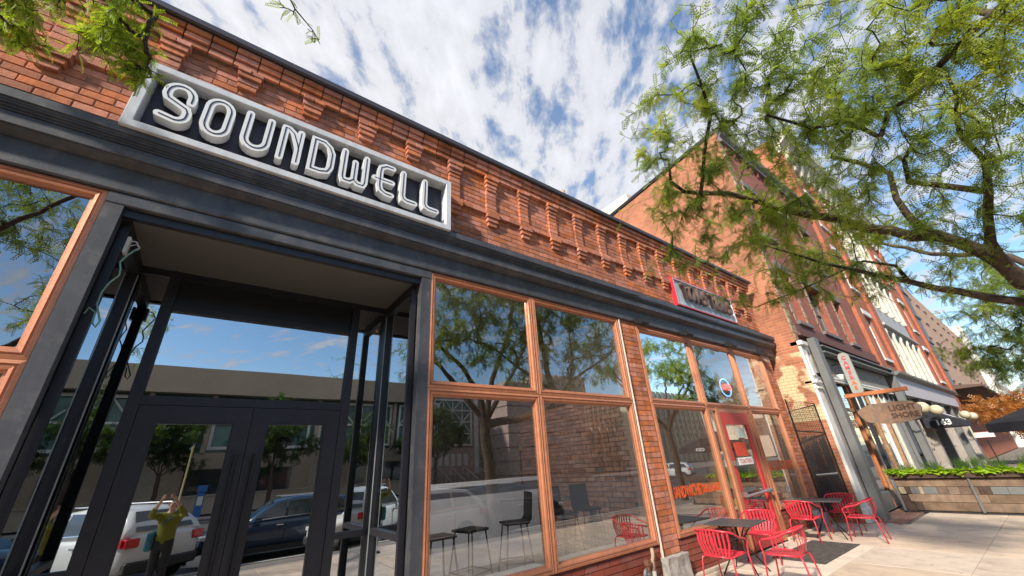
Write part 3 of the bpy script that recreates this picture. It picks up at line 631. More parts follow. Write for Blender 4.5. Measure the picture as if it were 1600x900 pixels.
# ------------------------------------------------------------------ second sign
T = thing('deli_sign', 'red edged grey metal sign reading TOASTERS half hidden behind leaves', 'sign', (10.4, -.1, 5.3))
tx0, tx1, tz0, tz1 = 8.80, 11.98, 5.33, 6.13
g = MB(); g.frame(tx0, tx1, tz0, tz1, [(0, .0), (0, -.11), (.035, -.11), (.035, .0)], -.0); part('frame', g, M_RED, T)
g = MB(); g.frame(tx0 + .036, tx1 - .036, tz0 + .036, tz1 - .036, [(0, -.04), (0, -.115), (.018, -.115), (.018, -.04)], 0); part('inner_trim', g, M_SIGNF, T)
g = MB(); g.box((tx0 + .055, -.07, tz0 + .055), (tx1 - .055, -.058, tz1 - .055)); part('panel', g, mat('patchy galvanised panel', (0.46, 0.53, 0.58), 0.5, 0.0, var=.15, scale=5, bump=.05), T)
for i, ch in enumerate('TOASTERS'):
    me = text_mesh(ch, .62, .045, .62, .012); o = link('letter', me, mat('brown bronze letter', (0.16, 0.10, 0.08), 0.45, 0.1, var=.2), T, Vector((9.20 + i * .345, -.14, 5.75)) - T.location)
    o.rotation_euler = (R_(90), 0, 0); o['label'] = 'raised letter ' + ch
# flood lights under the cornice
fl = thing('flood_light', 'black wall flood light at the corner above the brick pier', 'wall light', (6.98, -.03, 4.60), group='flood lights under the cornice')
g = MB(); g.prism([(-.02, .03), (-.20, -.02), (-.22, -.10), (-.16, -.13), (-.02, -.06)], 'X', -.13, .13); part('housing', g, M_IRON, fl, world=False)
g = MB(); g.add([(-.10, -.215, -.096), (.10, -.215, -.096), (.10, -.163, -.122), (-.10, -.163, -.122)], [(0, 1, 2, 3)]); part('lens', g, M_SIGNF, fl, world=False)
g = MB(); g.box((-.04, -.03, -.04), (.04, .0, .06)); part('bracket', g, M_IRON, fl, world=False)
for lb, x in (('black wall flood light above the first deli window', 8.75), ('wall flood light below the middle of the red edged sign', 10.95), ('black wall flood light at the far end of the cornice', 12.9)): copy_tree(fl, lb, (x, -.03, 4.60))
# ================================================================== INTERIOR seen through the glass
g = MB(); g.box((-4.1, 1.42, .02), (6.45, 9, .35)); g.box((2.2, .3, .02), (6.45, 1.419, .35)); g.box((6.75, .3, .02), (13.6, 9, .10)); part('interior_floor', g, mat('interior floor', (.22, .20, .18)), A)
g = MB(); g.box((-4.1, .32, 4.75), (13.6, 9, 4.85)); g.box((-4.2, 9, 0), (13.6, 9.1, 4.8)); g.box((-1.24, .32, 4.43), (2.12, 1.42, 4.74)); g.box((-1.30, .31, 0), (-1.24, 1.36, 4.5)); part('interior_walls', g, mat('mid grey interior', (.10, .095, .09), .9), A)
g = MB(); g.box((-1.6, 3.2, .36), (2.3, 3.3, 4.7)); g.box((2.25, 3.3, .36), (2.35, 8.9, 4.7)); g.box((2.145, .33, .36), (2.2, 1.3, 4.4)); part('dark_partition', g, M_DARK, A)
g = MB(); g.box((6.50, .32, .1), (6.72, 7, 4.75)); part('party_wall', g, mat('dusty mortar', (0.30, 0.25, 0.21), .95, var=.3), A)
b = MB(); r = 0; z = .12
while z < 3.1:
    y = .33 - (r % 2) * .13
    while y < 3.6:
        if random.random() > .04: b.box((6.488 - random.uniform(0, .012), max(y, .33), z), (6.515, y + .235, z + .074), .003)
        y += .25
    z += .088; r += 1
part('interior_brick_courses', b, mat('old interior brick', (0.60, 0.30, 0.19), .95, var=.2, scale=9, isl=.4, dirt=((.6, .55, .48), 6, .6)), A, stuff=True)
g = MB(); g.box((2.6, 2.3, .35), (5.75, 2.45, 1.62)); g.box((2.5, 2.2, 1.62), (5.85, 2.9, 1.68)); part('counter', g, M_PALE, A)
g = MB(); g.box((9.16, .12, 2.98), (9.98, .16, 4.32)); part('menu_board', g, mat('charcoal board', (.035, .03, .035), .6), A)
g = MB(); g.box((9.99, .11, 2.96), (10.03, .16, 4.34)); part('board_edge', g, M_SIGNF, A)
# deli interior shelves with assorted coloured goods
sh = thing('drink_shelf', 'shelf of coloured bottles and packets inside the far deli window', 'shelf', (12.2, 1.4, .1))
g = MB()
for z in (.4, .9, 1.4, 1.9): g.box((-.8, -.15, z), (.8, .25, z + .03))
g.box((-.84, -.15, 0), (-.8, .25, 2.2)); g.box((.8, -.15, 0), (.84, .25, 2.2)); part('rack', g, M_WOOD, sh, world=False)
gm = [mat('goods %s' % n, c, .5) for n, c in (('red', (.6, .06, .04)), ('yellow', (.7, .5, .1)), ('green', (.1, .3, .12)), ('pale', (.7, .7, .66)))]
for z in (.43, .93, 1.43):
    for i in range(9): g = MB(); g.lathe([(0, 0), (.05, 0), (.055, .18), (.02, .26), (.02, .31), (0, .31)], (-.7 + i * .17, .02, z), 8); part('bottle', g, gm[(i * 7 + int(z * 10)) % 4], sh, world=False)
# neon OPEN sign
ns = thing('neon_open_sign', 'small round red and blue neon OPEN sign hanging inside the deli window', 'neon sign', (10.50, .11, 3.42))
g = MB(); rr = [(.27 * math.cos(R_(a)), 0, .22 * math.sin(R_(a))) for a in range(0, 361, 15)]; g.tube(rr, .016, 6); part('ring', g, mat('blue neon', (.2, .4, .8), .4, bump=0, emit=((.25, .5, 1.0), 1.6)), ns, world=False)
me = text_mesh('OPEN', .20, .012, .82, .006); o = link('lettering', me, mat('red neon', (.9, .05, .04), .4, bump=0, emit=((1, .06, .03), 2.6)), ns, Vector((0, -.02, -.0))); o.rotation_euler = (R_(90), 0, 0)
g = MB(); g.lathe([(0, 0), (.25, 0), (.25, .02), (0, .02)], (0, .02, 0), 20, 'Y'); part('backing', g, mat('dark blue backing', (.02, .03, .07), .5), ns, world=False)
# window lettering, flat print on the inner face of the glass
MO = mat('orange vinyl', (.85, .12, .02), .5, bump=0)
for i, (tx, x, z, s_, c_) in enumerate((('SANDWICHES', 7.62, 1.27, .26, .62), ('SOUPS & SALADS', 8.45, 1.27, .20, .50), ('SALADS', 11.8, 1.52, .30, .8), ('COFFEE', 12.55, 1.50, .28, .75))):
    me = text_mesh(tx, s_, .001, c_, .008); o = link('window_lettering', me, MO, None, (x, .040, z)); o.rotation_euler = (R_(90), 0, 0)
    tag(o, ['tall orange lettering at the left of the first deli window', 'orange lettering beside the door in the first deli window', 'orange lettering in the last deli window nearest the red door', 'orange lettering in the last deli window nearest the end brick pier'][i], 'window lettering')
# lit lamps inside: deli tube, one tube added to brighten the main shop, two warm pendants behind the doors
def tube_light(lab, a, b_, z, y, power, grp):
    t = thing('tube_light', lab, 'tube light', ((a + b_) / 2, y, z), 0, grp); g = MB(); g.tube([(a, y, z), (b_, y, z)], .02, 8); part('tube', g, mat('lit tube', (.9, .9, .85), .4, bump=0, emit=((1, .95, .85), 6)), t)
    g = MB(); g.box((a - .05, y - .04, z + .022), (b_ + .05, y + .04, z + .058)); part('housing', g, M_IRON, t)
    l = bpy.data.lights.new('tube_light', 'AREA'); l.shape = 'RECTANGLE'; l.size = b_ - a; l.size_y = .06; l.energy = power; l.color = (1, .93, .84); o = bpy.data.objects.new('lamp', l); COL.objects.link(o); o.parent = t; o.location = (0, .0, -.03); o.rotation_euler = (R_(14), 0, 0)
tube_light('added fill tube hidden behind the head of the wide shop windows', 2.3, 4.6, 4.69, .36, 62, 'shop window tubes')  # added fill light so the stools and interior brick show
tube_light('lit tube lamp behind the head of the deli windows', 7.2, 12.8, 4.69, .36, 80, 'shop window tubes')
for x, y, z, lb in ((.62, 2.6, 2.86, 'small warm hanging bulb seen through the right entrance door'), (-2.0, 1.6, 2.9, 'small warm hanging bulb seen through the glass left of the entrance')):
    t = thing('pendant_bulb', lb, 'pendant lamp', (x, y, z), 0, 'warm bulbs inside the entrance'); g = MB(); g.lathe([(0, -.05), (.035, -.03), (.045, 0), (.03, .04), (.015, .06), (0, .06)], (0, 0, 0), 10); part('bulb', g, mat('warm bulb', (1, .6, .2), .4, bump=0, emit=((1, .42, .10), 9)), t, world=False, smooth=True); g = MB(); g.tube([(0, 0, .06), (0, 0, 4.75 - z)], .006, 5); part('cord', g, M_IRON, t, world=False)
# bar stools
def stool(lab, loc, rz, back=True):
    t = thing('bar_stool', lab, 'bar stool', loc, rz, 'black bar stools behind the shop window')
    g = MB(); g.bbox((-.20, -.19, .74), (.20, .20, .775), .012); part('seat', g, M_IRON, t, world=False)
    if back: g = MB(); g.prism([(-.19, .76), (-.23, .80), (-.265, 1.16), (-.25, 1.17), (-.215, .82), (-.17, .775)], 'X', -.19, .19); part('backrest', g, M_IRON, t, world=False)
    for sx in (-1, 1):
        for sy in (-1, 1): g = MB(); g.tube([(sx * .16, sy * .15, .74), (sx * .24, sy * .23, 0)], .011, 6); part('leg', g, M_IRON, t, world=False)
    g = MB(); q = .215; z = .26
    g.tube([(-q, -q, z), (q, -q, z), (q, q, z), (-q, q, z), (-q, -q, z)], .009, 6); part('footrest', g, M_IRON, t, world=False)
    return t
stool('black stool with low backrest turned sideways in front of the pale counter', (4.15, 1.0, .35), R_(70))
stool('backless looking black stool nearest the entrance, only its legs in view', (2.75, .85, .35), 0, False)
stool('backless black stool beside the striped reflection of the wheel', (3.35, 1.0, .35), R_(10), False)
stool('black high-backed stool just right of the copper mullion, facing the brick wall', (5.3, 1.1, .35), R_(180))
stool('black high-backed stool closest to the interior brick wall', (5.95, 1.15, .35), R_(165))
# ================================================================== SIDEWALK FURNITURE
def chair_proto():
    t = thing('cafe_armchair', '', 'chair', (0, 0, 0), 0, 'red slatted metal cafe armchairs')
    # local frame: sitter faces +X; back at -X
    g = MB(); g.tube([(-.22, -.20, .44), (-.22, .20, .44), (.20, .24, .45), (.24, .20, .45), (.24, -.20, .45), (.20, -.24, .45), (-.22, -.20, .44)], .013, 8); part('seat_frame', g, M_RED, t, smooth=True)
    for i in range(9):
        x = -.19 + i * .05
        g = MB(); w = .215 + .012 * i / 8; g.box((x - .017, -w, .447 - .006 * math.sin(i / 8 * 3.14)), (x + .017, w, .455 - .006 * math.sin(i / 8 * 3.14))); part('seat_slat', g, M_RED, t)
    arc_ = [(-.20 - .10 * math.cos(a) , .285 * math.sin(a), .80 - .0 * abs(a)) for a in [R_(q) for q in (-70, -50, -30, -10, 10, 30, 50, 70)]]
    rail = [(.25, -.285, .63), (.18, -.295, .655), (.0, -.295, .69), (-.14, -.285, .755)] + [(x, y, .775 + .03 * math.cos(y * 5)) for x, y, z in arc_] + [(-.14, .285, .755), (.0, .295, .69), (.18, .295, .655), (.25, .285, .63)]
    g = MB(); g.tube(rail, .0155, 8); part('arm_rail', g, M_RED, t, smooth=True)
    for i in range(9):
        a = -1 + 2 * i / 8.; yt = a * .24; yb = a * .185
        xt = -.30 + .06 * a * a; g = MB()
        zt = .80 - .02 * a * a
        g.add([(xt, yt - .015, zt), (xt, yt + .015, zt), (xt - .004, yt + .015, .62), (xt - .004, yt - .015, .62), (-.225, yb + .014, .45), (-.225, yb - .014, .45),
               (xt + .005, yt - .015, zt), (xt + .005, yt + .015, zt), (xt + .001, yt + .015, .62), (xt + .001, yt - .015, .62), (-.22, yb + .014, .45), (-.22, yb - .014, .45)],
              [(0, 3, 2, 1), (3, 5, 4, 2), (6, 7, 8, 9), (9, 8, 10, 11), (0, 6, 9, 3), (3, 9, 11, 5), (1, 2, 8, 7), (2, 4, 10, 8), (0, 1, 7, 6), (5, 11, 10, 4)])
        part('back_slat', g, M_RED, t)
    for s_ in (-1, 1):
        g = MB(); g.tube([(.25, s_ * .285, .63), (.262, s_ * .285, .60), (.25, s_ * .265, .45), (.30, s_ * .275, .0)], .0125, 8); part('leg', g, M_RED, t, smooth=True)
        g = MB(); g.tube([(-.20, s_ * .205, .44), (-.235, s_ * .235, .425), (-.25, s_ * .245, .38), (-.31, s_ * .27, .0)], .0125, 8); part('leg', g, M_RED, t, smooth=True)
    return t
ch = chair_proto(); ch['label'] = 'red chair left of the near table, its slatted back towards the stone pier base'; ch.location = (6.98, -.72, 0); ch.rotation_euler = (0, 0, R_(2))
for lb, loc, rz in (('red chair behind the near table, backing onto the red framed door', (9.05, -.42, 0), 190),
                    ('red chair on the street side of the near table, by the floor mat', (7.55, -1.42, 0), 97),
                    ('red chair left of the far table with its back to the red door', (11.35, -.42, 0), 0),
                    ('red chair beyond the far table, in front of the mesh gate', (12.75, -.75, 0), 185),
                    ('red chair farthest out on the sidewalk, street side of the far table', (11.95, -1.32, 0), 97)):
    copy_tree(ch, lb, loc, R_(rz))
def cafe_table(lab, loc, rz):
    t = thing('cafe_table', lab, 'table', loc, rz, 'square dark cafe tables')
    g = MB(); g.bbox((-.40, -.40, .735), (.40, .40, .755), .006); part('tabletop', g, M_TABLE, t, world=False)
    g = MB(); g.box((-.10, -.10, .50), (.10, .10, .515)); g.tube([(0, 0, .50), (0, 0, .73)], .02, 8); part('hub', g, M_IRON, t, world=False)
    for a in (45, 135, 225, 315):
        c, s_ = math.cos(R_(a)), math.sin(R_(a))
        g = MB(); g.tube([(c * .34, s_ * .34, .735), (c * .20, s_ * .20, .62), (c * .085, s_ * .085, .50), (c * .12, s_ * .12, .36), (c * .40, s_ * .40, .0)], .011, 6); part('leg', g, M_IRON, t, world=False, smooth=True)
    return t
tb = cafe_table('dark square metal table between the three near red chairs', (7.98, -.50, 0), R_(6))
copy_tree(tb, 'dark square metal table between the three far red chairs', (12.0, -.62, 0), R_(12))
g = MB(); g.bbox((9.25, -1.27, .002), (11.35, -.40, .014), .004); g2 = part('floor_mat', g, M_MAT); tag(g2, 'dark rectangular mat lying on the sidewalk before the red door', 'mat')
# ------------------------------------------------------------------ mesh gate
gt = thing('mesh_gate', 'rusty black mesh gate closing the gap between the brick shop and the corner building', 'gate', (13.95, -.25, 0))
P0, P1 = Vector((13.80, -.02)), Vector((14.20, -.58))
def gp(u, z): q = P0.lerp(P1, u); return (q.x, q.y, z)
g = MB(); g.tube([gp(0, .03), gp(0, 3.25), gp(1, 3.05), gp(1, .03)], .022, 6); g.tube([gp(0, 2.35), gp(1, 2.25)], .02, 6); g.tube([gp(0, .3), gp(1, .3)], .02, 6); part('frame', g, M_IRON, gt)
g = MB()
for i in range(1, 16):
    u = i / 16.; g.tube([gp(u, .3), gp(u, 3.22 - .2 * u)], .0035 if i % 2 else .005, 4, False)
z = .34
while z < 3.15: g.tube([gp(0, z), gp(1, z - .02)], .0035, 4, False); z += .05
part('mesh', g, M_IRON, gt, stuff=True)
g = MB()
for u0, u1 in ((.06, .30), (.33, .64), (.67, .94)):
    q = [gp(u0, .32), gp(u1, .32), gp(u1, 2.2), gp(u0, 2.22)]
    z = .34
    while z < 2.15: a, b_ = gp(u0, z), gp(u1, z + .07); g.tube([a, b_], .010, 4, False); z += .028
part('lattice', g, mat('dull black lattice', (.03, .028, .028), .7), gt, stuff=True)
g = MB(); g.tube([gp(.15, 1.18), gp(.9, 1.20)], .03, 6); part('bolt', g, mat('grey bolt', (.35, .33, .3), .6, .5), gt)
# ================================================================== CORNER BUILDING (tall brick, cream painted patches)
BY = -.72
MB_SIDE = brickmat('side brick', (0.46, 0.165, 0.082), (0.33, 0.11, 0.055), (0.42, 0.24, 0.15), axis='Y', patch=((0.60, 0.46, 0.27), 2.6, 4.6), amt=0.75)
MB_FR = brickmat('front brick', (0.36, 0.10, 0.062), (0.27, 0.075, 0.05), (0.24, 0.12, 0.09), axis='X')
MB_C = brickmat('orange front brick', (0.46, 0.13, 0.06), (0.38, 0.10, 0.05), (0.30, 0.15, 0.1), axis='X')
MB_CS = brickmat('orange side brick', (0.50, 0.17, 0.08), (0.40, 0.13, 0.07), (0.34, 0.18, 0.12), axis='Y')
B = thing('corner_brick_building', 'tall red brick building with an orange painted side wall rising behind the low shop', 'building', (14.25, BY, 0))
g = MB(); g.add([(14.25, BY, 0), (14.25, 14, 0), (14.25, 14, 12.6), (14.25, 5.2, 13.1), (14.25, BY, 13.9)], [(0, 1, 2, 3, 4)]); part('side_wall', g, MB_SIDE, B)
g = MB(); g.prism([(BY - .02, 13.9), (5.2, 13.1), (14, 12.6), (14, 12.75), (5.2, 13.25), (BY - .02, 14.05)], 'X', 14.18, 14.5); part('parapet_cap', g, M_IRON, B)
g = MB(); g.box((14.5, 4.0, 12.9), (18, 7.0, 14.1)); part('roof_housing', g, M_CREAM, B)
MW = M_WHITE
def wall_with_holes(x0, x1, z0, z1, holes, y, m, parent, dep=.35):
    xs = sorted({x0, x1} | {h[0] for h in holes} | {h[1] for h in holes}); zs = sorted({z0, z1} | {h[2] for h in holes} | {h[3] for h in holes})
    g = MB()
    for i in range(len(xs) - 1):
        for j in range(len(zs) - 1):
            a, b_, c, d = xs[i], xs[i + 1], zs[j], zs[j + 1]; mxx, mz = (a + b_) / 2, (c + d) / 2
            if any(h[0] < mxx < h[1] and h[2] < mz < h[3] for h in holes): continue
            g.add([(a, y, c), (b_, y, c), (b_, y, d), (a, y, d)], [(0, 1, 2, 3)])
    for h in holes:
        a, b_, c, d = h; g.add([(a, y, c), (b_, y, c), (b_, y, d), (a, y, d), (a, y + dep, c), (b_, y + dep, c), (b_, y + dep, d), (a, y + dep, d)], [(0, 1, 5, 4), (1, 2, 6, 5), (2, 3, 7, 6), (3, 0, 4, 7)])
    return part('front_wall', g, m, parent)
def sash(a, b_, c, d, y, parent, mf=M_GREYP, mg=M_WIN, rails=1, muls=0):
    g = MB(); g.frame(a, b_, c, d, [(0, -.03), (.07, -.03), (.07, .04), (0, .04)], y)
    for i in range(rails): z = c + (d - c) * (i + 1) / (rails + 1); g.box((a + .071, y - .02, z - .035), (b_ - .071, y + .03, z + .035))
    for i in range(muls): x = a + (b_ - a) * (i + 1) / (muls + 1); g.box((x - .03, y - .025, c + .071), (x + .03, y + .025, d - .071))
    f = part('window', g, mf, parent); g = MB(); g.add([(a + .06, y + .02, c + .06), (b_ - .06, y + .02, c + .06), (b_ - .06, y + .02, d - .06), (a + .06, y + .02, d - .06)], [(0, 1, 2, 3)]); part('pane', g, mg, f)
holes = []
for x0, x1 in ((15.15, 16.15), (17.6, 19.4), (20.9, 21.9)):
    for z0, z1 in ((5.75, 7.75), (9.2, 11.4)): holes.append((x0, x1, z0, z1))
wall_with_holes(14.25, 24.2, 5.25, 13.9, holes, BY, MB_FR, B)
for i, h in enumerate(holes):
    sash(*h, BY + .25, B, M_GREYP, M_WINL if i % 3 == 1 else M_WIN)
    g = MB(); g.bbox((h[0] - .18, BY - .07, h[3] + .002), (h[1] + .18, BY + .02, h[3] + .30), .01); part('lintel', g, mat('grey purple stone', (.22, .19, .20), .85, scale=5, var=.25), B); g = MB(); g.bbox((h[0] - .12, BY - .12, h[2] - .13), (h[1] + .12, BY + .1, h[2] - .002), .01); part('window_sill', g, MATS['grey purple stone'], B)
    # alternating buff quoins on both jambs
    g = MB(); z = h[2]; k = 0
    while z < h[3] - .1:
        for sx, X in ((-1, h[0]), (1, h[1])):
            w = .20 if k % 2 else .13; a, b_ = (X - w, X - .004) if sx < 0 else (X + .004, X + w); g.box((a, BY - .022, z + .01), (b_, BY + .01, z + .27))
        z += .28; k += 1
    part('quoins', g, mat('buff quoin brick', (.42, .30, .19), .9, scale=6, var=.3, isl=.3), B, stuff=True)
g = MB(); z = 4.95; k = 0
while z < 13.6:
    w = .34 if k % 2 else .24; g.bbox((14.235, BY - .03, z), (14.25 + w, BY + .02, z + .27), .008); z += .28; k += 1
part('corner_quoins', g, MATS['buff quoin brick'], B, stuff=True)
g = MB(); g.box((14.6, BY - .10, 5.18), (24.2, BY + .1, 5.27)); g.box((14.6, BY - .05, 5.27), (24.2, BY - .002, 5.60)); part('sill_band', g, mat('dark red stone band', (.16, .065, .055), .8), B)
g = MB(); g.prism([(BY, 13.3), (BY - .15, 13.32), (BY - .10, 13.55), (BY - .22, 13.7), (BY - .25, 13.95), (BY, 14.0)], 'X', 14.2, 24.2); part('cornice', g, mat('grey purple stone', (.22, .19, .20)), B)
for i in range(14): g = MB(); x = 14.5 + i * .74; g.prism([(BY - .01, 13.0), (BY - .06, 13.05), (BY - .09, 13.3), (BY - .01, 13.3)], 'X', x, x + .16); part('cornice_bracket', g, MB_FR, B)
# white classical corner column
g = MB(); g.bbox((14.27, BY - .10, .0), (14.72, BY + .2, .35), .02); g.box((14.30, BY - .06, .35), (14.70, BY + .2, 4.90)); g.bbox((14.25, BY - .13, 3.62), (14.75, BY + .2, 3.72), .02); g.bbox((14.27, BY - .11, 3.45), (14.73, BY + .2, 3.53), .02)
g.bbox((14.25, BY - .14, 4.80), (14.78, BY + .2, 4.95), .02); g.bbox((14.40, BY - .10, 3.85), (14.60, BY - .05, 4.5), .02); part('corner_column', g, M_WHITE, B)
# grey steel portal in front of the bar
g = MB(); yb = BY - .16
g.box((15.12, yb - .10, 0), (15.48, yb + .10, 5.12)); part('steel_column', g, M_GREYP, B); g = MB(); g.box((24.6, yb - .14, 0), (25.0, yb + .10, 4.98)); part('steel_column', g, M_GREYP, B)
g = MB(); g.box((15.5, yb - .16, 4.86), (25.0, yb + .1, 4.90)); g.box((15.5, yb - .16, 4.66), (25.0, yb + .10, 4.70)); g.box((15.5, yb - .03, 4.701), (25.0, yb + .02, 4.859)); part('steel_beam', g, M_GREYP, B)
g = MB(); g.box((15.0, BY - .03, 4.0), (24.2, BY + .04, 4.62)); part('grey_fascia', g, mat('weathered grey fascia', (.34, .31, .27), .8, scale=3, var=.2), B)
g = MB(); g.box((15.5, BY - .06, 3.90), (24.2, BY + .04, 3.97)); g.box((15.5, BY - .08, 3.80), (24.2, BY + .04, 3.86)); part('white_moulding', g, M_WHITE, B)
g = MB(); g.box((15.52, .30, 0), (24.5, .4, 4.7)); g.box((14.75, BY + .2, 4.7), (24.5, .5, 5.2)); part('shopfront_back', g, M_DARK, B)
for i, (x, m_) in enumerate([(15.75, M_IRON), (16.45, M_WOOD), (17.7, M_WOODR), (18.15, M_WOOD), (19.0, M_BLACK), (19.9, M_WOOD), (20.9, M_WHITE), (21.6, M_WOOD), (22.5, M_CREAM), (23.4, M_GREYP), (24.2, M_GREYP)]):
    g = MB(); w = (.10, .16, .08, .15, .12, .16, .12, .10, .20, .18, .14)[i]; g.box((x, BY + .02, .05), (x + w, BY + .14, 3.78)); part('mullion', g, m_, B)
    if i < 10:
        xn = [16.45, 17.7, 18.15, 19.0, 19.9, 20.9, 21.6, 22.5, 23.4, 24.2][i]; g = MB(); g.box((x + w, BY + .04, 2.9), (xn, BY + .11, 3.0)); part('transom', g, M_WOOD, B); panebox(B, x + w, xn, .5, 3.75, BY + .08, M_GLASS)
g = MB(); g.box((15.85, BY + .03, .03), (24.2, BY + .12, .5)); part('stall_riser', g, M_GREYP, B)
g = MB(); g.box((14.75, BY + .02, .02), (15.45, BY + .2, 4.9)); part('shaded_column_face', g, mat('shaded column paint', (.42, .38, .38), .8), B)  # front of the white column, with its shade put into the colour
# hanging vertical sign
hs = thing('hanging_sign', 'narrow rounded grey sign with stacked pink and orange letters hanging off the steel portal', 'sign', (16.8, -1.16, 3.5))
g = MB(); pl = [(-.16 + .0, .13)] ; ol = [(.15 * math.cos(R_(a)), 1.10 + .13 * math.sin(R_(a))) for a in range(0, 181, 20)] + [(.15 * math.cos(R_(a)), -.02 + .13 * math.sin(R_(a))) for a in range(180, 361, 20)]
g.prism(ol, 'X', -.05, .05); part('panel', g, mat('grey green sign face', (.33, .35, .33), .6), hs, world=False)
g = MB()
for a in range(len(ol)):
    p, q = Vector(ol[a]), Vector(ol[(a + 1) % len(ol)]); n = max(1, int((q - p).length / .05))
    for i in range(n): c = p.lerp(q, i / n); g.lathe([(0, -.008), (.012, -.004), (.012, .004), (0, .008)], (-.055, c.x * .93, c.y), 5, 'X')
part('bulbs', g, M_GLOBE, hs, world=False, stuff=True)
for i, c_ in enumerate('CAMERAS'):
    me = text_mesh(c_, .165, .006, 1.05, .008); o = link('letter', me, mat('pink letter' if i < 5 else 'orange letter', (.62, .10, .12) if i < 5 else (.75, .16, .03), .5), hs, (-.058, 0, 1.06 - i * .165)); o.rotation_euler = (R_(90), 0, R_(-90))
g = MB(); g.tube([(0, .15, .9), (0, .5, .9)], .015, 6); g.tube([(0, .15, .2), (0, .5, .2)], .015, 6); part('bracket', g, M_IRON, hs, world=False)
# orange beam and oval wooden sign
ob = MB(); ob.bbox((16.34, -2.38, 3.25), (16.46, -.85, 3.37), .012); tag(part('orange_beam', ob, M_WOODR), 'orange stained wooden beam sticking out over the sidewalk', 'beam')
osg = thing('oval_wood_sign', 'rough oval slab of wood carved LIGHT SHORE hanging from the orange beam', 'sign', (16.4, -1.78, 2.70))
bm = bmesh.new(); k = 40; vv = []
for x in (-.045, .045):
    for i in range(k):
        a = 2 * math.pi * i / k; e = 1 + .05 * math.sin(3 * a + 1) + .03 * math.sin(7 * a); c, s_ = math.cos(a), math.sin(a)
        vv.append((x, .72 * e * math.copysign(abs(c) ** .7, c), (.30 + .03 * c) * e * math.copysign(abs(s_) ** .8, s_)))
g = MB(); g.add(vv, [tuple(range(k))[::-1], tuple(range(k, 2 * k))] + [(i, (i + 1) % k, k + (i + 1) % k, k + i) for i in range(k)])
part('board', g, mat('weathered brown slab', (.30, .155, .085), .85, var=.2, scale=5, bump=1.0, bscale=14, c2=(.12, .11, .10), dirt=((.45, .25, .14), 4, .6)), osg, world=False)
for tx, y, z, s_ in (('LIGHT', -.30, .10, .22), ('SHORE', -.30, -.11, .20)):
    me = text_mesh(tx, s_, .012, 1.0, .006); o = link('carved_lettering', me, mat('dark carved wood', (.10, .05, .035), .8), osg, (-.048, y, z)); o.rotation_euler = (R_(90), 0, R_(-90))
g = MB()
for y in (.45, -.50): g.tube([(0, y, .27), (0, y, .58)], .010, 6); g.lathe([(.018, -.012), (.03, 0), (.018, .012)], (0, y, .30), 8, 'X')
part('chain', g, M_IRON, osg, world=False)
sp_ = thing('spotlight', 'white spotlight bracket above the bar front near the vertical sign', 'spotlight', (16.2, -1.0, 3.9)); g = MB(); g.lathe([(0, 0), (.07, .02), (.10, .14), (.10, .18), (0, .18)], (0, 0, -.1), 12); part('shade', g, M_WHITE, sp_, world=False, smooth=False); g = MB(); g.tube([(0, 0, .08), (0, .25, .2)], .015, 6); part('arm', g, M_IRON, sp_, world=False)
# ================================================================== PATIO FENCE WITH PLANTER
FX = 17.0
F_ = thing('patio_fence', 'rustic plank fence with mosaic of wood offcuts across the sidewalk', 'fence', (FX, -2.5, 0))
mat('pale offcut', (.42, .32, .22), .9, scale=8, var=.2)
rows = [(.06, .27), (.275, .47), (.475, .66), (.665, .86)]
for r, (z0, z1) in enumerate(rows):
    y = -1.02 - random.uniform(0, .3)
    while y > -5.6:
        L = random.uniform(.7, 1.6) if r in (1, 3) else (random.choice((.09, .12, .22, .3, .14)) if r == 2 else random.choice((.17, .9, 1.1))); y2 = max(y - L, -5.6)
        g = MB(); g.bbox((FX + random.uniform(-.012, .004), y2 + .004, z0), (FX + .04, y, z1 - .003), .004)
        o = part('plank', g, (M_FDARK if L < .2 else M_FENCE) if r == 0 else (random.choice((M_FDARK, M_FENCE, M_GREYP, MATS['pale offcut'], M_FENCE)) if r == 2 else M_FENCE), F_); y = y2
    g = MB(); g.bbox((FX, -1.02, z0), (FX + .03, -1.0, z1), .004)
g = MB(); g.box((FX + .045, -5.6, .04), (FX + .08, -1.0, .88)); part('backing', g, M_FDARK, F_)
for y in (-1.04, -2.62, -4.2, -5.55): g = MB(); g.box((FX - .05, y - .025, 0), (FX - .013, y + .025, .92)); part('post', g, M_GREYP, F_)
g = MB(); g.tube([(FX - .06, -1.0, .03), (FX - .06, -5.6, .03)], .018, 6); part('base_rail', g, M_IRON, F_)
PT = thing('planter_box', 'long dark timber planter on top of the plank fence', 'planter', (FX, -3.3, .88))
g = MB(); g.box((FX - .09, -5.7, .885), (FX - .06, -.98, 1.07)); g.box((FX + .22, -5.7, .885), (FX + .25, -.98, 1.07)); g.box((FX - .06, -5.7, .885), (FX + .22, -5.67, 1.07)); g.box((FX - .06, -1.01, .885), (FX + .22, -.98, 1.07)); g.box((FX - .06, -5.67, .885), (FX + .22, -1.01, .91)); part('trough', g, M_FDARK, PT)
g = MB(); g.box((FX - .058, -5.66, 1.0), (FX + .218, -1.02, 1.04)); part('soil', g, mat('soil', (.04, .03, .022), 1), PT)
ML1 = leafmat('lime vine leaf', (.30, .46, .03), (.42, .58, .05), (.55, .62, .06)); ML2 = leafmat('dark herb leaf', (.06, .12, .03), (.12, .22, .05), (.25, .30, .08))
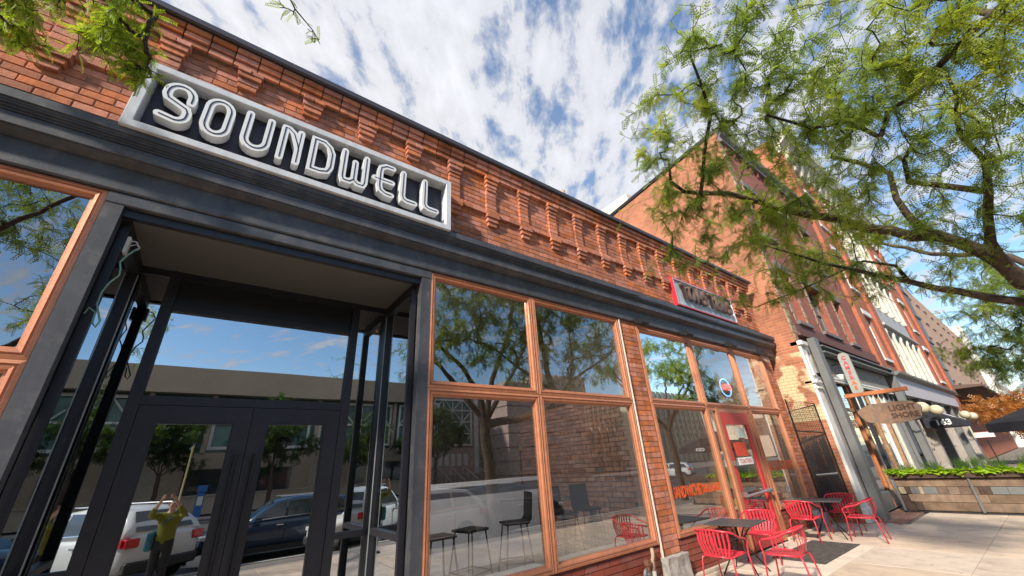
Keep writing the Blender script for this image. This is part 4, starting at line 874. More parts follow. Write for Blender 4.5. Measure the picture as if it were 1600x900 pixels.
def leafplant(name, lab, cat, y, n, m_, rad, up, droop, size, grp):
    g = MB(); size *= 1.5; n = int(n * 1.6)
    for i in range(n):
        a = random.uniform(0, 6.28); rr = rad * random.random() ** .5; base = Vector((FX + .05 + rr * .45 * math.cos(a) - .05, y + rr * math.sin(a), 1.04 + up * random.random()))
        d = Vector((-abs(random.gauss(.7, .5)), random.gauss(0, .8), random.uniform(-droop, .5))).normalized(); s_ = d.cross(Vector((0, 0, 1))).normalized(); L = size * random.uniform(.6, 1.2); w = L * .42
        nrm = s_.cross(d) * L * .12; p = base
        g.add([p, p + d * L * .35 + s_ * w - nrm, p + d * L * .75 + s_ * w * .55, p + d * L, p + d * L * .75 - s_ * w * .55, p + d * L * .35 - s_ * w - nrm, p + d * L * .5 + nrm], [(0, 1, 6), (1, 2, 6), (2, 3, 6), (3, 4, 6), (4, 5, 6), (5, 0, 6)])
    o = part(name, g, m_); tag(o, lab, cat, grp); return o
labs = ['lime green trailing plant at the wall end of the planter', 'lime vine trailing over the planter above the first planks', 'large clump of lime leaves left of the metal fence post', 'lime vine right of the metal fence post', 'bright yellow-green vine near the right edge of the planter', 'lime vine at the street end of the planter']
for i, y in enumerate((-1.25, -1.75, -2.35, -3.0, -3.55, -4.4)): leafplant('trailing_vine', labs[i], 'plant', y, 90, ML1, .30, .05, .9, .10, 'lime vines in the planter')
def grassplant(lab, y, h, n, m_):
    g = MB()
    for i in range(n):
        b_ = Vector((FX + random.uniform(0, .15), y + random.uniform(-.14, .14), 1.04)); t = b_ + Vector((random.gauss(0, .10), random.gauss(0, .13), h * random.uniform(.5, 1))); mid = b_.lerp(t, .55) + Vector((0, 0, h * .1)); w = Vector((0, .005, 0))
        g.add([b_ - w, b_ + w, mid + w * .8, mid - w * .8, t], [(0, 1, 2, 3), (3, 2, 4)])
    tag(part('herb_plant', g, m_), lab, 'plant', 'wispy herbs in the planter')
for i, (y, h) in enumerate(((-1.45, .3), (-2.0, .38), (-2.6, .42), (-2.9, .45), (-3.3, .4), (-3.8, .48), (-4.3, .4))):
    grassplant(['short wispy herb nearest the wall', 'wispy grass behind the second vine', 'tall wispy grass above the fence post', 'fine grass just right of the fence post', 'loose feathery herb in the middle of the planter', 'tallest feathery herb near the umbrella', 'feathery herb under the umbrella edge'][i], y, h, 70, ML2)
# black umbrella
U = thing('patio_umbrella', 'black canvas patio umbrella with white lettering on its valance at the right edge', 'umbrella', (19.0, -4.95, 0))
rm = [(1.72 * math.cos(R_(a)), 1.72 * math.sin(R_(a))) for a in range(22, 382, 45)]
g = MB(); vs = [(0, 0, 2.86)] + [(x, y, 2.20) for x, y in rm] + [(x * 1.01, y * 1.01, 1.96) for x, y in rm]; fs = []
for i in range(8): j = (i + 1) % 8; fs += [(0, 1 + i, 1 + j), (1 + i, 9 + i, 9 + j, 1 + j)]
g.add(vs, fs); cn = part('canopy', g, M_CLOTH, U, world=False)
for i in range(8): g = MB(); x, y = rm[i]; g.tube([(0, 0, 2.82), (x, y, 2.18)], .012, 5); part('rib', g, M_IRON, U, world=False)
g = MB(); g.tube([(0, 0, .02), (0, 0, 2.9)], .03, 10); part('pole', g, M_WOOD, U, world=False)
g = MB(); g.lathe([(0, 0), (.28, 0), (.28, .05), (.05, .08), (0, .08)], (0, 0, .0), 20); part('base', g, M_IRON, U, world=False)
a_, b_ = Vector(rm[3]), Vector(rm[4]); mid = (a_ + b_) / 2 * 1.03; ang = math.atan2((a_ - b_).y, (a_ - b_).x)
me = text_mesh('OZA', .17, .002, 1.1, .006); o = link('valance_lettering', me, M_CREAMW, cn, (mid.x, mid.y, 2.08)); o.rotation_euler = (R_(90), 0, ang + math.pi)
a_, b_ = Vector(rm[2]), Vector(rm[3]); mid = (a_ + b_) / 2 * 1.03
# ================================================================== NEXT BUILDINGS ALONG THE ROW
C_ = thing('red_brick_block', 'tall orange brick block with cream windowed bay and wide pale fascia', 'building', (35, BY, 0))
g = MB(); g.add([(24.3, BY, 5), (24.3, 14, 5), (24.3, 14, 19.4), (24.3, BY, 19.4)], [(0, 1, 2, 3)]); part('side_wall', g, MB_CS, C_)
holes = [(26.2, 27.5, z, z + 2.3) for z in (5.7, 9.6, 13.6)] + [(42.2, 43.7, z, z + 2.3) for z in (5.7, 9.6, 13.6)] + [(29.6, 38.6, 5.1, 17.2)]
wall_with_holes(24.3, 46.5, 4.8, 18.2, holes, BY, MB_C, C_, .3)
for h in holes[:6]:
    sash(*h, BY + .15, C_, M_WHITE, M_WINL); g = MB(); g.bbox((h[0] - .2, BY - .10, h[2] - .16), (h[1] + .2, BY + .05, h[2] - .002), .01); part('window_sill', g, M_WHITE, C_); g = MB(); g.bbox((h[0] - .2, BY - .08, h[3] + .002), (h[1] + .2, BY + .05, h[3] + .3), .01); part('lintel', g, M_WHITE, C_)
for x in (24.3, 28.3, 39.4, 45.3): g = MB(); g.box((x, BY - .14, 4.85), (x + 1.1, BY - .002, 18.2)); part('brick_pier', g, MB_C, C_)
for i, z in enumerate((5.12, 9.3, 13.4)):
    for k in range(5): x = 29.65 + k * 1.79; sash(x, x + 1.74, z, z + 2.6, BY + .05, C_, M_CREAM, M_WINL, 1, 0)
    g = MB(); g.box((29.61, BY - .05, z + 2.62), (38.59, BY + .2, z + 2.95)); g.box((29.61, BY + .0, z + 2.951), (38.59, BY + .2, z + (4.16 if i < 2 else 3.8))); g.box((29.4, BY - .25, z + 2.80), (38.8, BY - .051, z + 2.93)); part('spandrel', g, mat('pale grey spandrel', (.45, .45, .44), .7) if i == 0 else M_CREAM, C_)
    for k in range(6): x = 29.6 + k * 1.79; g = MB(); g.lathe([(.10, 0), (.12, .1), (.09, .2), (.08, 2.3), (.12, 2.45), (.10, 2.6)], (min(x, 38.5), BY - .06, z), 8); part('column', g, M_CREAM, C_, smooth=True)
g = MB(); g.prism([(BY, 18.0), (BY - .2, 18.05), (BY - .25, 18.5), (BY - .85, 18.95), (BY - .95, 19.4), (BY, 19.5)], 'X', 24.0, 46.6); part('cornice', g, M_CREAM, C_)
for i in range(20): x = 24.6 + i * 1.1; g = MB(); g.prism([(BY - .01, 17.4), (BY - .18, 17.45), (BY - .45, 18.3), (BY - .8, 18.85), (BY - .01, 18.85)], 'X', x, x + .28); part('cornice_bracket', g, M_CREAM, C_)
g = MB(); g.box((25.1, BY - .28, 3.80), (42, BY + .1, 4.62)); part('pale_fascia', g, mat('pale lilac fascia', (.50, .47, .48), .7, scale=2, var=.06), C_)
g = MB(); g.prism([(BY, 4.62), (BY - .30, 4.622), (BY - .34, 4.66), (BY - .48, 4.74), (BY - .50, 4.84), (BY, 4.86)], 'X', 24.9, 42.3); part('fascia_moulding', g, M_GREYP, C_)
g = MB(); g.box((42, BY - .05, 3.4), (46.5, BY, 4.78)); part('brick_band', g, MB_C, C_)
for i in range(6): x = 25.4 + i * 3.3; g = MB(); g.bbox((x, BY - .18, .0), (x + .35, BY + .1, 3.78), .02); part('pilaster', g, mat('grey tan stone', (.34, .30, .26), .8) if i % 2 else M_GREYP, C_)
for i in range(5):
    x = 25.8 + i * 3.3
    for k in range(3): sash(x + k * .96, x + k * .96 + .92, .6, 3.2, BY + .1, C_, M_GREYP if i % 2 else MATS['grey tan stone'], M_WIN, 2, 1)
    g = MB(); g.box((x - .02, BY + .0, .02), (x + 2.93, BY + .15, .59)); part('panel', g, M_FDARK if i % 2 else M_GREYP, C_); g = MB(); g.box((x - .02, BY + .0, 3.21), (x + 2.93, BY + .15, 3.79)); part('panel', g, M_FDARK if i % 2 else M_GREYP, C_)
g = MB(); g.box((42.5, BY + .1, .0), (46.4, BY + .3, 3.3)); part('shopfront', g, M_WIN, C_)
D_ = thing('modern_brown_tower', 'tall brown slab building with a black glazed corner strip, beyond the brick block', 'building', (70, BY, 0))
mD = mat('brown concrete cladding', (.27, .19, .155), .85, scale=.5, var=.08, bump=.2)
g = MB(); g.box((51.2, BY + .4, 5.5), (97, 12, 16.4)); part('wall', g, mD, D_)
for i in range(60): x = 51.3 + i * .76; g = MB(); g.box((x, BY + .28, 5.52), (x + .13, BY + .398, 16.38)); part('rib', g, mD, D_)
for r_ in range(5):
    for i in range(11): g = MB(); x = 53 + i * 4; z = 6.6 + r_ * 2.05; g.box((x, BY + .20, z), (x + 1.8, BY + .27, z + .09)); part('ledge', g, mat('pale ledge', (.36, .29, .25), .8), D_)
g = MB(); g.box((46.7, BY + .1, 5.0), (51.2, 12, 16.8)); part('black_glass', g, mat('matt dark glazing', (.045, .042, .045), .45, var=.1), D_)
for z in (7.2, 9.6, 12.0, 14.4): g = MB(); g.box((46.65, BY + .0, z), (51.25, BY + .099, z + .14)); part('white_transom', g, M_GREYP, D_)
g = MB(); g.prism([(BY - 1.6, 5.35), (BY - 1.6, 5.5), (BY + .39, 5.75), (BY + .39, 5.35)], 'X', 46.7, 92); part('canopy', g, mat('dark rusty canopy', (.12, .075, .06), .8), D_)
g = MB(); g.box((46.7, BY + .8, 0), (97, BY + 1, 5.35)); part('base_wall', g, MB_C, D_)
E_ = thing('white_tower', 'slim white and grey tower standing far down the street', 'building', (105, BY, 0))
g = MB(); g.box((97.2, BY - .4, 0), (100.5, 14, 18.8)); part('white_fin', g, M_WHITE, E_); g = MB(); g.box((100.6, BY, 0), (113, 14, 17.5)); part('wall', g, mat('grey blue wall', (.25, .26, .28), .7, scale=.3), E_)
for r_ in range(6):
    for i in range(4): g = MB(); x = 101.4 + i * 2.9; z = 3 + r_ * 2.4; g.box((x, BY - .05, z), (x + 1.8, BY - .001, z + 1.3)); part('window', g, M_WIN, E_)
F2 = thing('cream_far_building', 'low cream building at the far end of the street', 'building', (125, BY, 0))
g = MB(); g.box((114, BY - .2, 0), (150, 14, 14)); part('wall', g, mat('cream render', (.58, .49, .41), .8, scale=.3), F2)
for r_ in range(4):
    for i in range(8): g = MB(); x = 115 + i * 4; z = 3 + r_ * 2.6; g.box((x, BY - .26, z), (x + 1.6, BY - .201, z + 1.5)); part('window', g, M_WIN, F2)
# awning
AW = thing('black_awning', 'black shop awning with white number 163 on its near end', 'awning', (29.5, BY, 2.5))
g = MB(); g.prism([(BY - .05, 3.42), (BY - 1.30, 2.62), (BY - 1.30, 2.38), (BY - .05, 2.38)], 'X', 28, 31.6); part('canvas', g, M_CLOTH, AW)
me = text_mesh('163', .34, .004, 1.1, .012); o = link('lettering', me, M_CREAMW, AW, Vector((27.99, BY - .72, 2.58)) - AW.location); o.rotation_euler = (R_(90), 0, R_(-90))
g = MB(); g.add([(29.0, BY - .45, 3.185), (30.4, BY - .45, 3.185), (30.4, BY - 1.05, 2.80), (29.0, BY - 1.05, 2.80)], [(0, 1, 2, 3)]); part('emblem', g, mat('faded purple emblem', (.42, .30, .36), .8, scale=12, var=.4, c2=(.7, .66, .66)), AW)
gl = [((23.95, -1.5, 3.12), 'first cream globe lamp, just above the oval wooden sign'), ((27.2, -1.5, 3.12), 'cream globe lamp directly over the black awning'), ((36.9, -1.5, 3.12), 'cream globe lamp beyond the awning, left one of the far pair'), ((40.5, -1.5, 3.12), 'cream globe lamp nearest the rust coloured tree')]
for (p, lb) in gl:
    t = thing('globe_lamp', lb, 'globe lamp', p, 0, 'cream globe lamps along the shop fronts'); g = MB(); g.lathe([(.03, .23), (.14, .20), (.23, .09), (.25, -.02), (.21, -.13), (.11, -.21), (.03, -.23)], (0, 0, 0), 16); part('globe', g, M_GLOBE, t, world=False, smooth=True)
    g = MB(); g.tube([(0, .78, -.15), (0, .4, -.45), (0, 0, -.38), (0, 0, -.26)], .03, 6); g.lathe([(0, -.3), (.09, -.3), (.06, -.25), (0, -.25)], (0, 0, 0), 10); part('bracket', g, M_IRON, t, world=False)
ws_ = thing('shop_sign', 'small white sign with red edges beside the umbrella', 'sign', (40, -1.6, 1.95)); g = MB(); g.box((0, -.42, -.15), (.08, .42, .15)); part('board', g, M_WHITE, ws_, world=False)
g = MB(); g.box((-.01, -.44, .15), (.09, .44, .17)); g.box((-.01, -.44, -.17), (.09, .44, -.15)); part('edge', g, M_REDD, ws_, world=False); g = MB(); g.tube([(.04, 0, -.34), (.04, 0, -1.95)], .03, 6); part('post', g, M_IRON, ws_, world=False)
# ================================================================== TREES
class Skel:
    def __init__(s): s.P = []; s.par = []; s.rmin = []
    def node(s, p, par, r=0): s.P.append(np.array(p, float)); s.par.append(par); s.rmin.append(r); return len(s.P) - 1
    def path(s, pts, par, r0, r1, jit=0.03):
        ids = []; last = par
        for i, p in enumerate(pts):
            p = np.array(p, float); q = s.P[last] if last >= 0 else None
            if q is not None:
                n = max(1, int(np.linalg.norm(p - q) / .3)); base = s.P[last].copy()
                for k in range(1, n + 1):
                    u = k / n; rr = r0 + (r1 - r0) * ((i + u) / len(pts)); last = s.node(base + (p - base) * u + (np.random.normal(0, jit, 3) if k < n else 0), last, rr); ids.append(last)
            else: last = s.node(p, -1, r0); ids.append(last)
        return ids
def grow(s, attractors, step=.22, wig=.05, tip=.0032, start=0, blend=.45):
    """connect every attractor to the nearest part of the tree by a gently curved twig"""
    tips = []
    cap = len(s.P) + 40 * len(attractors) + 10; arr = np.zeros((cap, 3)); n = len(s.P); arr[:n] = np.array(s.P)
    d0 = np.array([np.min(np.linalg.norm(arr[start:n] - a, axis=1)) for a in attractors]); order = np.argsort(d0)
    for oi in order:
        a = attractors[oi]; dd = np.linalg.norm(arr[start:n] - a, axis=1); j = int(np.argmin(dd)) + start; L = dd[j - start]
        k = max(2, int(L / step)); k = min(k, 30); p0 = arr[j].copy(); pr = s.par[j]
        t0 = (p0 - s.P[pr]) if pr >= 0 else np.array([0, 0, 1.]); t0 = t0 / (np.linalg.norm(t0) + 1e-6); ctrl = p0 + t0 * L * blend + np.array([0, 0, .10 * L]); last = j
        for i in range(1, k + 1):
            u = i / k; p = (1 - u) ** 2 * p0 + 2 * u * (1 - u) * ctrl + u * u * a + np.random.normal(0, wig * step, 3); last = s.node(p, last, 0); arr[n] = p; n += 1
        tips.append(last)
    return tips
def tree_meshes(s, kmain=7):
    P = np.array(s.P); n = len(P); par = np.array(s.par); r2 = np.full(n, 0.0); kids = np.zeros(n, int)
    for i in range(n):
        if par[i] >= 0: kids[par[i]] += 1
    r2[kids == 0] = .0036 ** 2.2
    for i in range(n - 1, -1, -1):
        if par[i] >= 0: r2[par[i]] += r2[i]
    r = r2 ** (1 / 2.2); r = np.maximum(r, np.array(s.rmin)); r = np.minimum(r, .30)
    ok = np.where(par >= 0)[0]; a = P[par[ok]]; b = P[ok]; ra = r[par[ok]]; rb = r[ok]
    ra = np.minimum(ra, rb * 1.6); 
    def build(sel, k):
        A_, B_, RA, RB = a[sel], b[sel], ra[sel], rb[sel]; m = len(A_)
        if not m: return np.zeros((0, 3)), np.zeros((0, 4), int)
        t = B_ - A_; L = np.linalg.norm(t, axis=1, keepdims=True) + 1e-9; t = t / L; up = np.tile([0.31, .17, .93], (m, 1)); u = np.cross(t, up); u /= np.linalg.norm(u, axis=1, keepdims=True) + 1e-9; v = np.cross(t, u)
        A2 = A_ - t * RA[:, None] * .25; B2 = B_ + t * RB[:, None] * .25
        ang = np.arange(k) * 2 * math.pi / k; ring = np.cos(ang)[None, :, None] * u[:, None, :] + np.sin(ang)[None, :, None] * v[:, None, :]
        V = np.concatenate([A2[:, None, :] + ring * RA[:, None, None], B2[:, None, :] + ring * RB[:, None, None]], 1).reshape(-1, 3)
        j = np.arange(k); q = np.stack([j, (j + 1) % k, (j + 1) % k + k, j + k], 1); F = (np.arange(m)[:, None, None] * 2 * k + q[None]).reshape(-1, 4); return V, F
    thick = rb > .028; out = []
    for sel, k in ((thick, 9), ((~thick) & (rb > .008), 5), (rb <= .008, 3)): out.append(build(sel, k))
    return out, r
def npmesh(name, V, F, m, parent=None, stuff=False, off=None, smooth=False):
    me = bpy.data.meshes.new(name); V = np.asarray(V, np.float32)
    if off is not None: V = V - np.array(off, np.float32)
    k = F.shape[1]; me.vertices.add(len(V)); me.vertices.foreach_set('co', V.ravel()); me.loops.add(F.size); me.loops.foreach_set('vertex_index', F.astype(np.int32).ravel())
    me.polygons.add(len(F)); me.polygons.foreach_set('loop_start', np.arange(0, F.size, k, dtype=np.int32)); me.polygons.foreach_set('loop_total', np.full(len(F), k, dtype=np.int32))
    if smooth: me.polygons.foreach_set('use_smooth', np.ones(len(F), bool))
    me.update(); me.validate(); return link(name, me, m, parent, stuff=stuff)
def fronds(s, tips, per, m_, parent, name='foliage', pairs=8, L=.19, lw=.0125, ll=.034, back=5, off=(0, 0, 0), keep=None):
    P = s.P; base = []; dirs = []
    for tp in tips:
        i = tp; c = 0
        while c < back and s.par[i] >= 0:
            p, q = P[s.par[i]], P[i]; d = q - p; d = d / (np.linalg.norm(d) + 1e-9)
            for _ in range(per):
                u = random.random(); o = p + (q - p) * u
                rd = np.random.normal(0, 1, 3); rd -= rd.dot(d) * d * .8; rd /= np.linalg.norm(rd) + 1e-9
                v = d * .55 + rd * .9 + np.array([0, 0, -.28]); v /= np.linalg.norm(v); base.append(o); dirs.append(v)
            i = s.par[i]; c += 1
    base = np.array(base); D = np.array(dirs)
    if keep is not None: kk = keep(base); base, D = base[kk], D[kk]
    n = len(base)
    up = np.random.normal(0, .45, (n, 3)) + np.array([0, 0, 1.]); Sx = np.cross(D, up); Sx /= np.linalg.norm(Sx, axis=1, keepdims=True) + 1e-9; U = np.cross(Sx, D)
    sc = np.random.uniform(.65, 1.2, n)
    T = []
    for i in range(pairs):
        u = (i + .8) / (pairs + .4); w = 1.0 if .2 < u < .8 else .78; x = u * L; dz = -.16 * u * u * L * 1.6
        for sd in (-1, 1):
            tx, ty = x + ll * .45 * w, sd * ll * w
            T += [(x, sd * .001, dz), (x + ll * .05, sd * ll * .5 * w, dz + .002), (tx, ty, dz - .006), (x + ll * .42, sd * ll * .42 * w, dz + .002)]
            # widen
            T[-3] = (x - lw * .2, sd * ll * .5 * w, dz + .003); T[-1] = (x + lw * 1.2, sd * ll * .45 * w, dz)
    T += [(0, -.0012, 0), (0, .0012, 0), (L, .0008, -.16 * L * 1.6), (L, -.0008, -.16 * L * 1.6)]
    T = np.array(T); k = len(T)
    V = base[:, None, :] + sc[:, None, None] * (T[None, :, 0:1] * D[:, None, :] + T[None, :, 1:2] * Sx[:, None, :] + T[None, :, 2:3] * U[:, None, :])
    F = np.arange(n * k).reshape(-1, 4); return npmesh(name, V.reshape(-1, 3), F, m_, parent, True, off)
def lobes(cs, n, rmul=1.0):
    out = []
    for c in cs:
        rx, ry, rz = c[3] if len(c) > 3 and isinstance(c[3], tuple) else (.85, .85, .5)
        for _ in range(int(n * (c[4] if len(c) > 4 else 1))):
            v = np.random.normal(0, 1, 3); v /= np.linalg.norm(v); rr = random.random() ** .38; out.append(np.array([c[0] + v[0] * rx * rr * rmul, c[1] + v[1] * ry * rr * rmul, c[2] + v[2] * rz * rr * rmul]))
    return out
def finish_tree(s, tips, t, m_leaf, per=3, barkm=None, back=5, **kw):
    out, r = tree_meshes(s); off = t.location
    (V1, F1), (V2, F2), (V3, F3) = out
    npmesh('trunk', V1, F1, barkm or M_BARK, t, False, off, True)
    V = np.concatenate([V2, V3]) if len(V2) else V3
    # branches: quads from both sets
    F = np.concatenate([F2, F3 + len(V2)]); npmesh('branches', V, F, M_BARKD, t, True, off)
    fronds(s, tips, per, m_leaf, t, off=off, back=back, **kw)
LF1 = leafmat('locust leaf', (.13, .20, .045), (.25, .33, .06), (.48, .50, .06), .6)
LF0 = leafmat('sunlit locust leaf', (.17, .26, .03), (.32, .42, .04), (.52, .56, .05), .6, 3.0)
LFD = leafmat('dense street leaf', (.03, .065, .022), (.065, .115, .03), (.11, .15, .035), .3, 9.0)
LFR = leafmat('rust autumn leaf', (.34, .13, .035), (.52, .24, .06), (.62, .40, .18), .5, 5.0)
# --- the honey locust whose limbs cross the right half of the picture
T1 = thing('honey_locust_tree', 'large locust tree whose brown limbs and feathery leaves fill the upper right', 'tree', (8.7, -8.15, -.25))
s = Skel(); np.random.seed(3); random.seed(3)
tr = s.path([(8.7, -8.15, -.25), (8.62, -8.12, .6), (8.45, -8.05, 1.8), (8.25, -8.0, 2.9), (8.2, -7.9, 3.4)], -1, .23, .19, .012)
f = tr[-1]
def limb(pts, par, r0, r1): return s.path(pts, par, r0, r1, .014)
LA0 = limb([(8.9, -6.9, 3.45), (9.30, -5.7, 3.62), (9.37, -5.12, 3.94)], f, .15, .115)
LA = limb([(9.15, -5.05, 4.21), (8.95, -4.94, 4.43), (8.74, -4.78, 4.62), (8.52, -4.6, 4.79), (8.35, -4.37, 4.83), (8.13, -4.19, 4.98), (7.91, -3.94, 5.08), (7.64, -3.74, 5.29), (7.34, -3.41, 5.47), (6.96, -3.07, 5.74), (6.68, -2.91, 5.86), (6.38, -2.72, 5.97), (6.05, -2.43, 6.03), (5.79, -2.28, 6.05), (5.48, -2.24, 6.17), (5.21, -2.43, 6.36)], LA0[-1], .108, .020)
def near(ids, p): return min(ids, key=lambda i: np.linalg.norm(s.P[i] - np.array(p)))
A2 = limb([(8.39, -4.49, 4.93), (8.29, -4.45, 5.23), (8.21, -4.44, 5.48), (8.05, -4.53, 5.87), (7.74, -4.03, 6.46)], near(LA, (8.43, -4.6, 4.8)), .065, .03)
Bb = limb([(9.62, -5.02, 3.71), (9.48, -4.73, 3.87), (9.32, -4.49, 4.04), (9.16, -4.26, 4.16), (8.98, -4.04, 4.33), (8.77, -3.73, 4.53), (8.56, -3.48, 4.72), (8.33, -3.22, 4.87), (8.07, -2.97, 5.09), (7.75, -2.64, 5.37)], LA0[-4], .075, .014)
Cc = limb([(8.43, -5.03, 4.39), (8.13, -5.13, 4.66), (7.83, -5.25, 4.89), (7.54, -4.91, 5.11), (7.28, -4.66, 5.23), (6.96, -4.73, 5.42), (6.71, -4.87, 5.46)], near(LA, (9.15, -5.05, 4.2)), .065, .020)
C2 = limb([(7.48, -5.36, 5.18), (6.94, -5.27, 5.41), (6.36, -5.38, 5.6), (5.8, -5.37, 5.74)], near(Cc, (7.83, -5.25, 4.9)), .04, .014)
G_ = limb([(8.87, -4.0, 4.62), (8.86, -3.65, 4.88), (8.89, -2.92, 4.79), (8.74, -1.76, 4.64)], near(Bb, (8.98, -4.04, 4.33)), .03, .01)
L2 = limb([(7.6, -7.2, 4.2), (6.4, -6.4, 5.0), (5.17, -5.94, 5.61)], f, .11, .045)
Ee = limb([(5.3, -5.69, 5.6), (5.41, -5.49, 5.57), (5.52, -5.3, 5.54), (5.67, -5.06, 5.45), (5.72, -4.83, 5.48), (5.89, -4.65, 5.29)], L2[-1], .035, .018)
F_1 = limb([(5.77, -2.53, 5.84), (5.4, -2.9, 6.21), (5.05, -3.27, 6.48), (4.36, -3.49, 6.96)], near(LA, (6.05, -2.43, 6.03)), .02, .008)
limb([(5.82, -4.5, 5.66), (5.74, -4.15, 5.82), (5.46, -3.82, 6.21)], Ee[-1], .016, .008)
U1 = limb([(8.4, -7.6, 5.0), (8.8, -7.0, 6.6), (8.9, -6.4, 8.4)], f, .12, .05); U2 = limb([(9.2, -8.2, 4.6), (10.3, -8.6, 5.8), (11.2, -8.7, 7.2)], f, .11, .05)
U3 = limb([(8.0, -9.2, 4.8), (7.6, -10.6, 6.2), (7.2, -11.5, 7.4)], f, .10, .04); U4 = limb([(7.0, -8.3, 5.0), (5.6, -8.4, 6.4), (4.6, -8.2, 7.6)], f, .10, .04)
U5 = limb([(10.2, -5.2, 4.6), (11.4, -4.4, 5.4), (12.2, -3.6, 6.4)], near(LA0, (9.3, -5.7, 3.6)), .06, .03)
main = [(4.78, -3.28, 6.69), (4.57, -3.82, 6.87), (4.95, -2.72, 6.74), (5.47, -2.35, 5.99), (5.35, -3.43, 6.25), (6.21, -3.15, 5.63), (6.96, -1.76, 5.46), (7.95, -2.03, 5.23), (5.2, -4.11, 6.35), (5.46, -4.13, 5.92), (5.1, -4.57, 6.25), (5.04, -4.76, 5.84), (4.81, -5.08, 5.79), (5.57, -4.55, 5.8), (6.51, -4.14, 5.78), (7.03, -4.21, 5.25), (6.69, -3.52, 5.33), (7.48, -3.44, 5.05), (7.76, -2.77, 5.1), (8.47, -3.17, 4.57), (6.05, -4.81, 5.41), (5.06, -5.31, 5.6), (6.47, -4.9, 5.04), (5.02, -5.56, 5.42), (5.94, -5.36, 5.12), (5.6, -5.65, 5.23), (6.86, -5.51, 5.05), (7.86, -4.83, 4.85), (8.33, -4.13, 4.71), (8.12, -5.33, 4.63), (6.79, -2.55, 5.58), (5.66, -1.91, 6.03), (8.65, -4.33, 4.35), (6.4, -4.0, 6.6), (7.2, -4.6, 6.8), (6.0, -5.2, 6.8), (7.6, -3.4, 6.3), (8.4, -3.2, 5.9), (9.2, -2.6, 5.3), (9.6, -3.6, 5.8), (7.4, -5.6, 6.0)]
extra = [(5.13, -2.23, 6.34), (5.98, -1.97, 5.77), (6.42, -2.23, 5.63), (6.47, -1.31, 5.23), (8.17, -2.08, 4.69), (8.28, -2.71, 4.86), (6.99, -2.96, 5.41), (4.0, -4.02, 6.86), (4.34, -3.54, 6.75), (4.23, -4.39, 6.43), (4.38, -4.14, 6.54), (5.06, -3.78, 6.36), (5.52, -3.11, 6.1), (5.67, -2.72, 6.09), (4.54, -2.58, 6.82), (9.06, -3.25, 4.42), (6.05, -3.78, 5.71), (7.17, -3.81, 5.34)]
at = lobes([(*c, (.95, .95, .62)) for c in main], 27) + lobes([(*c, (.60, .60, .42)) for c in extra], 11)
far = [(8.9, -6.4, 8.8), (9.6, -5.2, 7.8), (7.8, -6.0, 7.8), (11.2, -8.7, 7.6), (10.2, -7.4, 8.4), (7.2, -11.6, 7.6), (5.8, -9.6, 7.2), (12.2, -4.0, 6.6), (11.4, -5.6, 6.6), (12.2, -7.2, 6.4), (10.6, -10.2, 6.8), (8.8, -9.6, 8.0), (6.0, -7.4, 7.2), (5.0, -6.8, 6.2), (10.4, -3.6, 6.6), (6.6, -8.6, 8.4), (9.4, -11.6, 6.0), (4.4, -10.0, 6.2)]
at2 = lobes([(*c, (1.2, 1.2, .8)) for c in far], 17)
tips = grow(s, at + at2, .2, .16)
finish_tree(s, tips, T1, LF1, per=2, back=5, pairs=6, L=.165, ll=.030, lw=.0145)
# --- second locust farther along
T2 = thing('honey_locust_tree', 'second locust tree farther off, leaves at the right edge below the big limb', 'tree', (20.6, -8.2, -.25))
s = Skel(); np.random.seed(5); random.seed(5)
tr = s.path([(20.6, -8.2, -.25), (20.4, -8.1, 1.5), (20.1, -8.0, 3.2)], -1, .2, .16, .02); f = tr[-1]
for pts in ([(19.2, -6.8, 4.2), (18.0, -5.4, 4.9)], [(18.4, -8.6, 4.8), (17.2, -8.6, 6.2)], [(20.6, -6.6, 5.2), (20.4, -5.2, 7.0)], [(21.8, -8.8, 5.0), (23.0, -9.2, 6.6)], [(20.2, -9.8, 5.2), (20.0, -11.2, 6.8)]): s.path(pts, f, .10, .035, .04)
c2 = [(17.67, -4.66, 5.33), (17.81, -4.82, 4.51), (18.88, -4.31, 4.0), (16.9, -4.6, 5.46), (19.94, -4.43, 3.57), (18.84, -4.02, 4.37), (16.62, -5.36, 5.42), (18.6, -5.8, 6.2), (20, -5, 7.2), (17.2, -7.0, 6.2), (17.0, -8.6, 6.6), (19, -7.5, 7.6), (21, -7, 7.8), (23, -9, 7), (22.6, -7, 6.2), (20, -11, 7.2), (18, -10, 6.4), (21.6, -5.2, 5.2), (20.8, -9, 8.2), (20.8, -4.6, 4.4)]
tips = grow(s, lobes([(*c, (1.0, 1.0, .65)) for c in c2], 42), .3, .16)
finish_tree(s, tips, T2, LF1, per=3, back=3, pairs=6, L=.24, ll=.048, lw=.020)
# --- locust to the left: its sunlit twigs hang into the upper left corner
T0 = thing('honey_locust_tree', 'left locust tree whose sunlit yellow-green sprays hang into the upper left corner', 'tree', (-5.2, -8.1, -.25))
s = Skel(); np.random.seed(11); random.seed(11)
tr = s.path([(-5.2, -8.1, -.25), (-5.1, -8.0, 1.6), (-5.3, -7.9, 3.3)], -1, .2, .17, .02); f = tr[-1]
l1 = s.path([(-4.8, -6.4, 4.4), (-4.2, -4.6, 5.3), (-3.4, -2.6, 5.9), (-2.6, -1.4, 6.1)], f, .11, .025, .03)
l2 = s.path([(-3.4, -4.4, 6.0), (-2.4, -3.2, 6.3), (-1.4, -2.4, 6.3), (-.5, -2.25, 5.95)], l1[8], .05, .007, .015)
s.path([(-.30, -2.10, 5.78), (-.16, -1.99, 5.68), (.0, -1.93, 5.62), (.06, -1.90, 5.58)], l2[-1], .006, .004, .004)
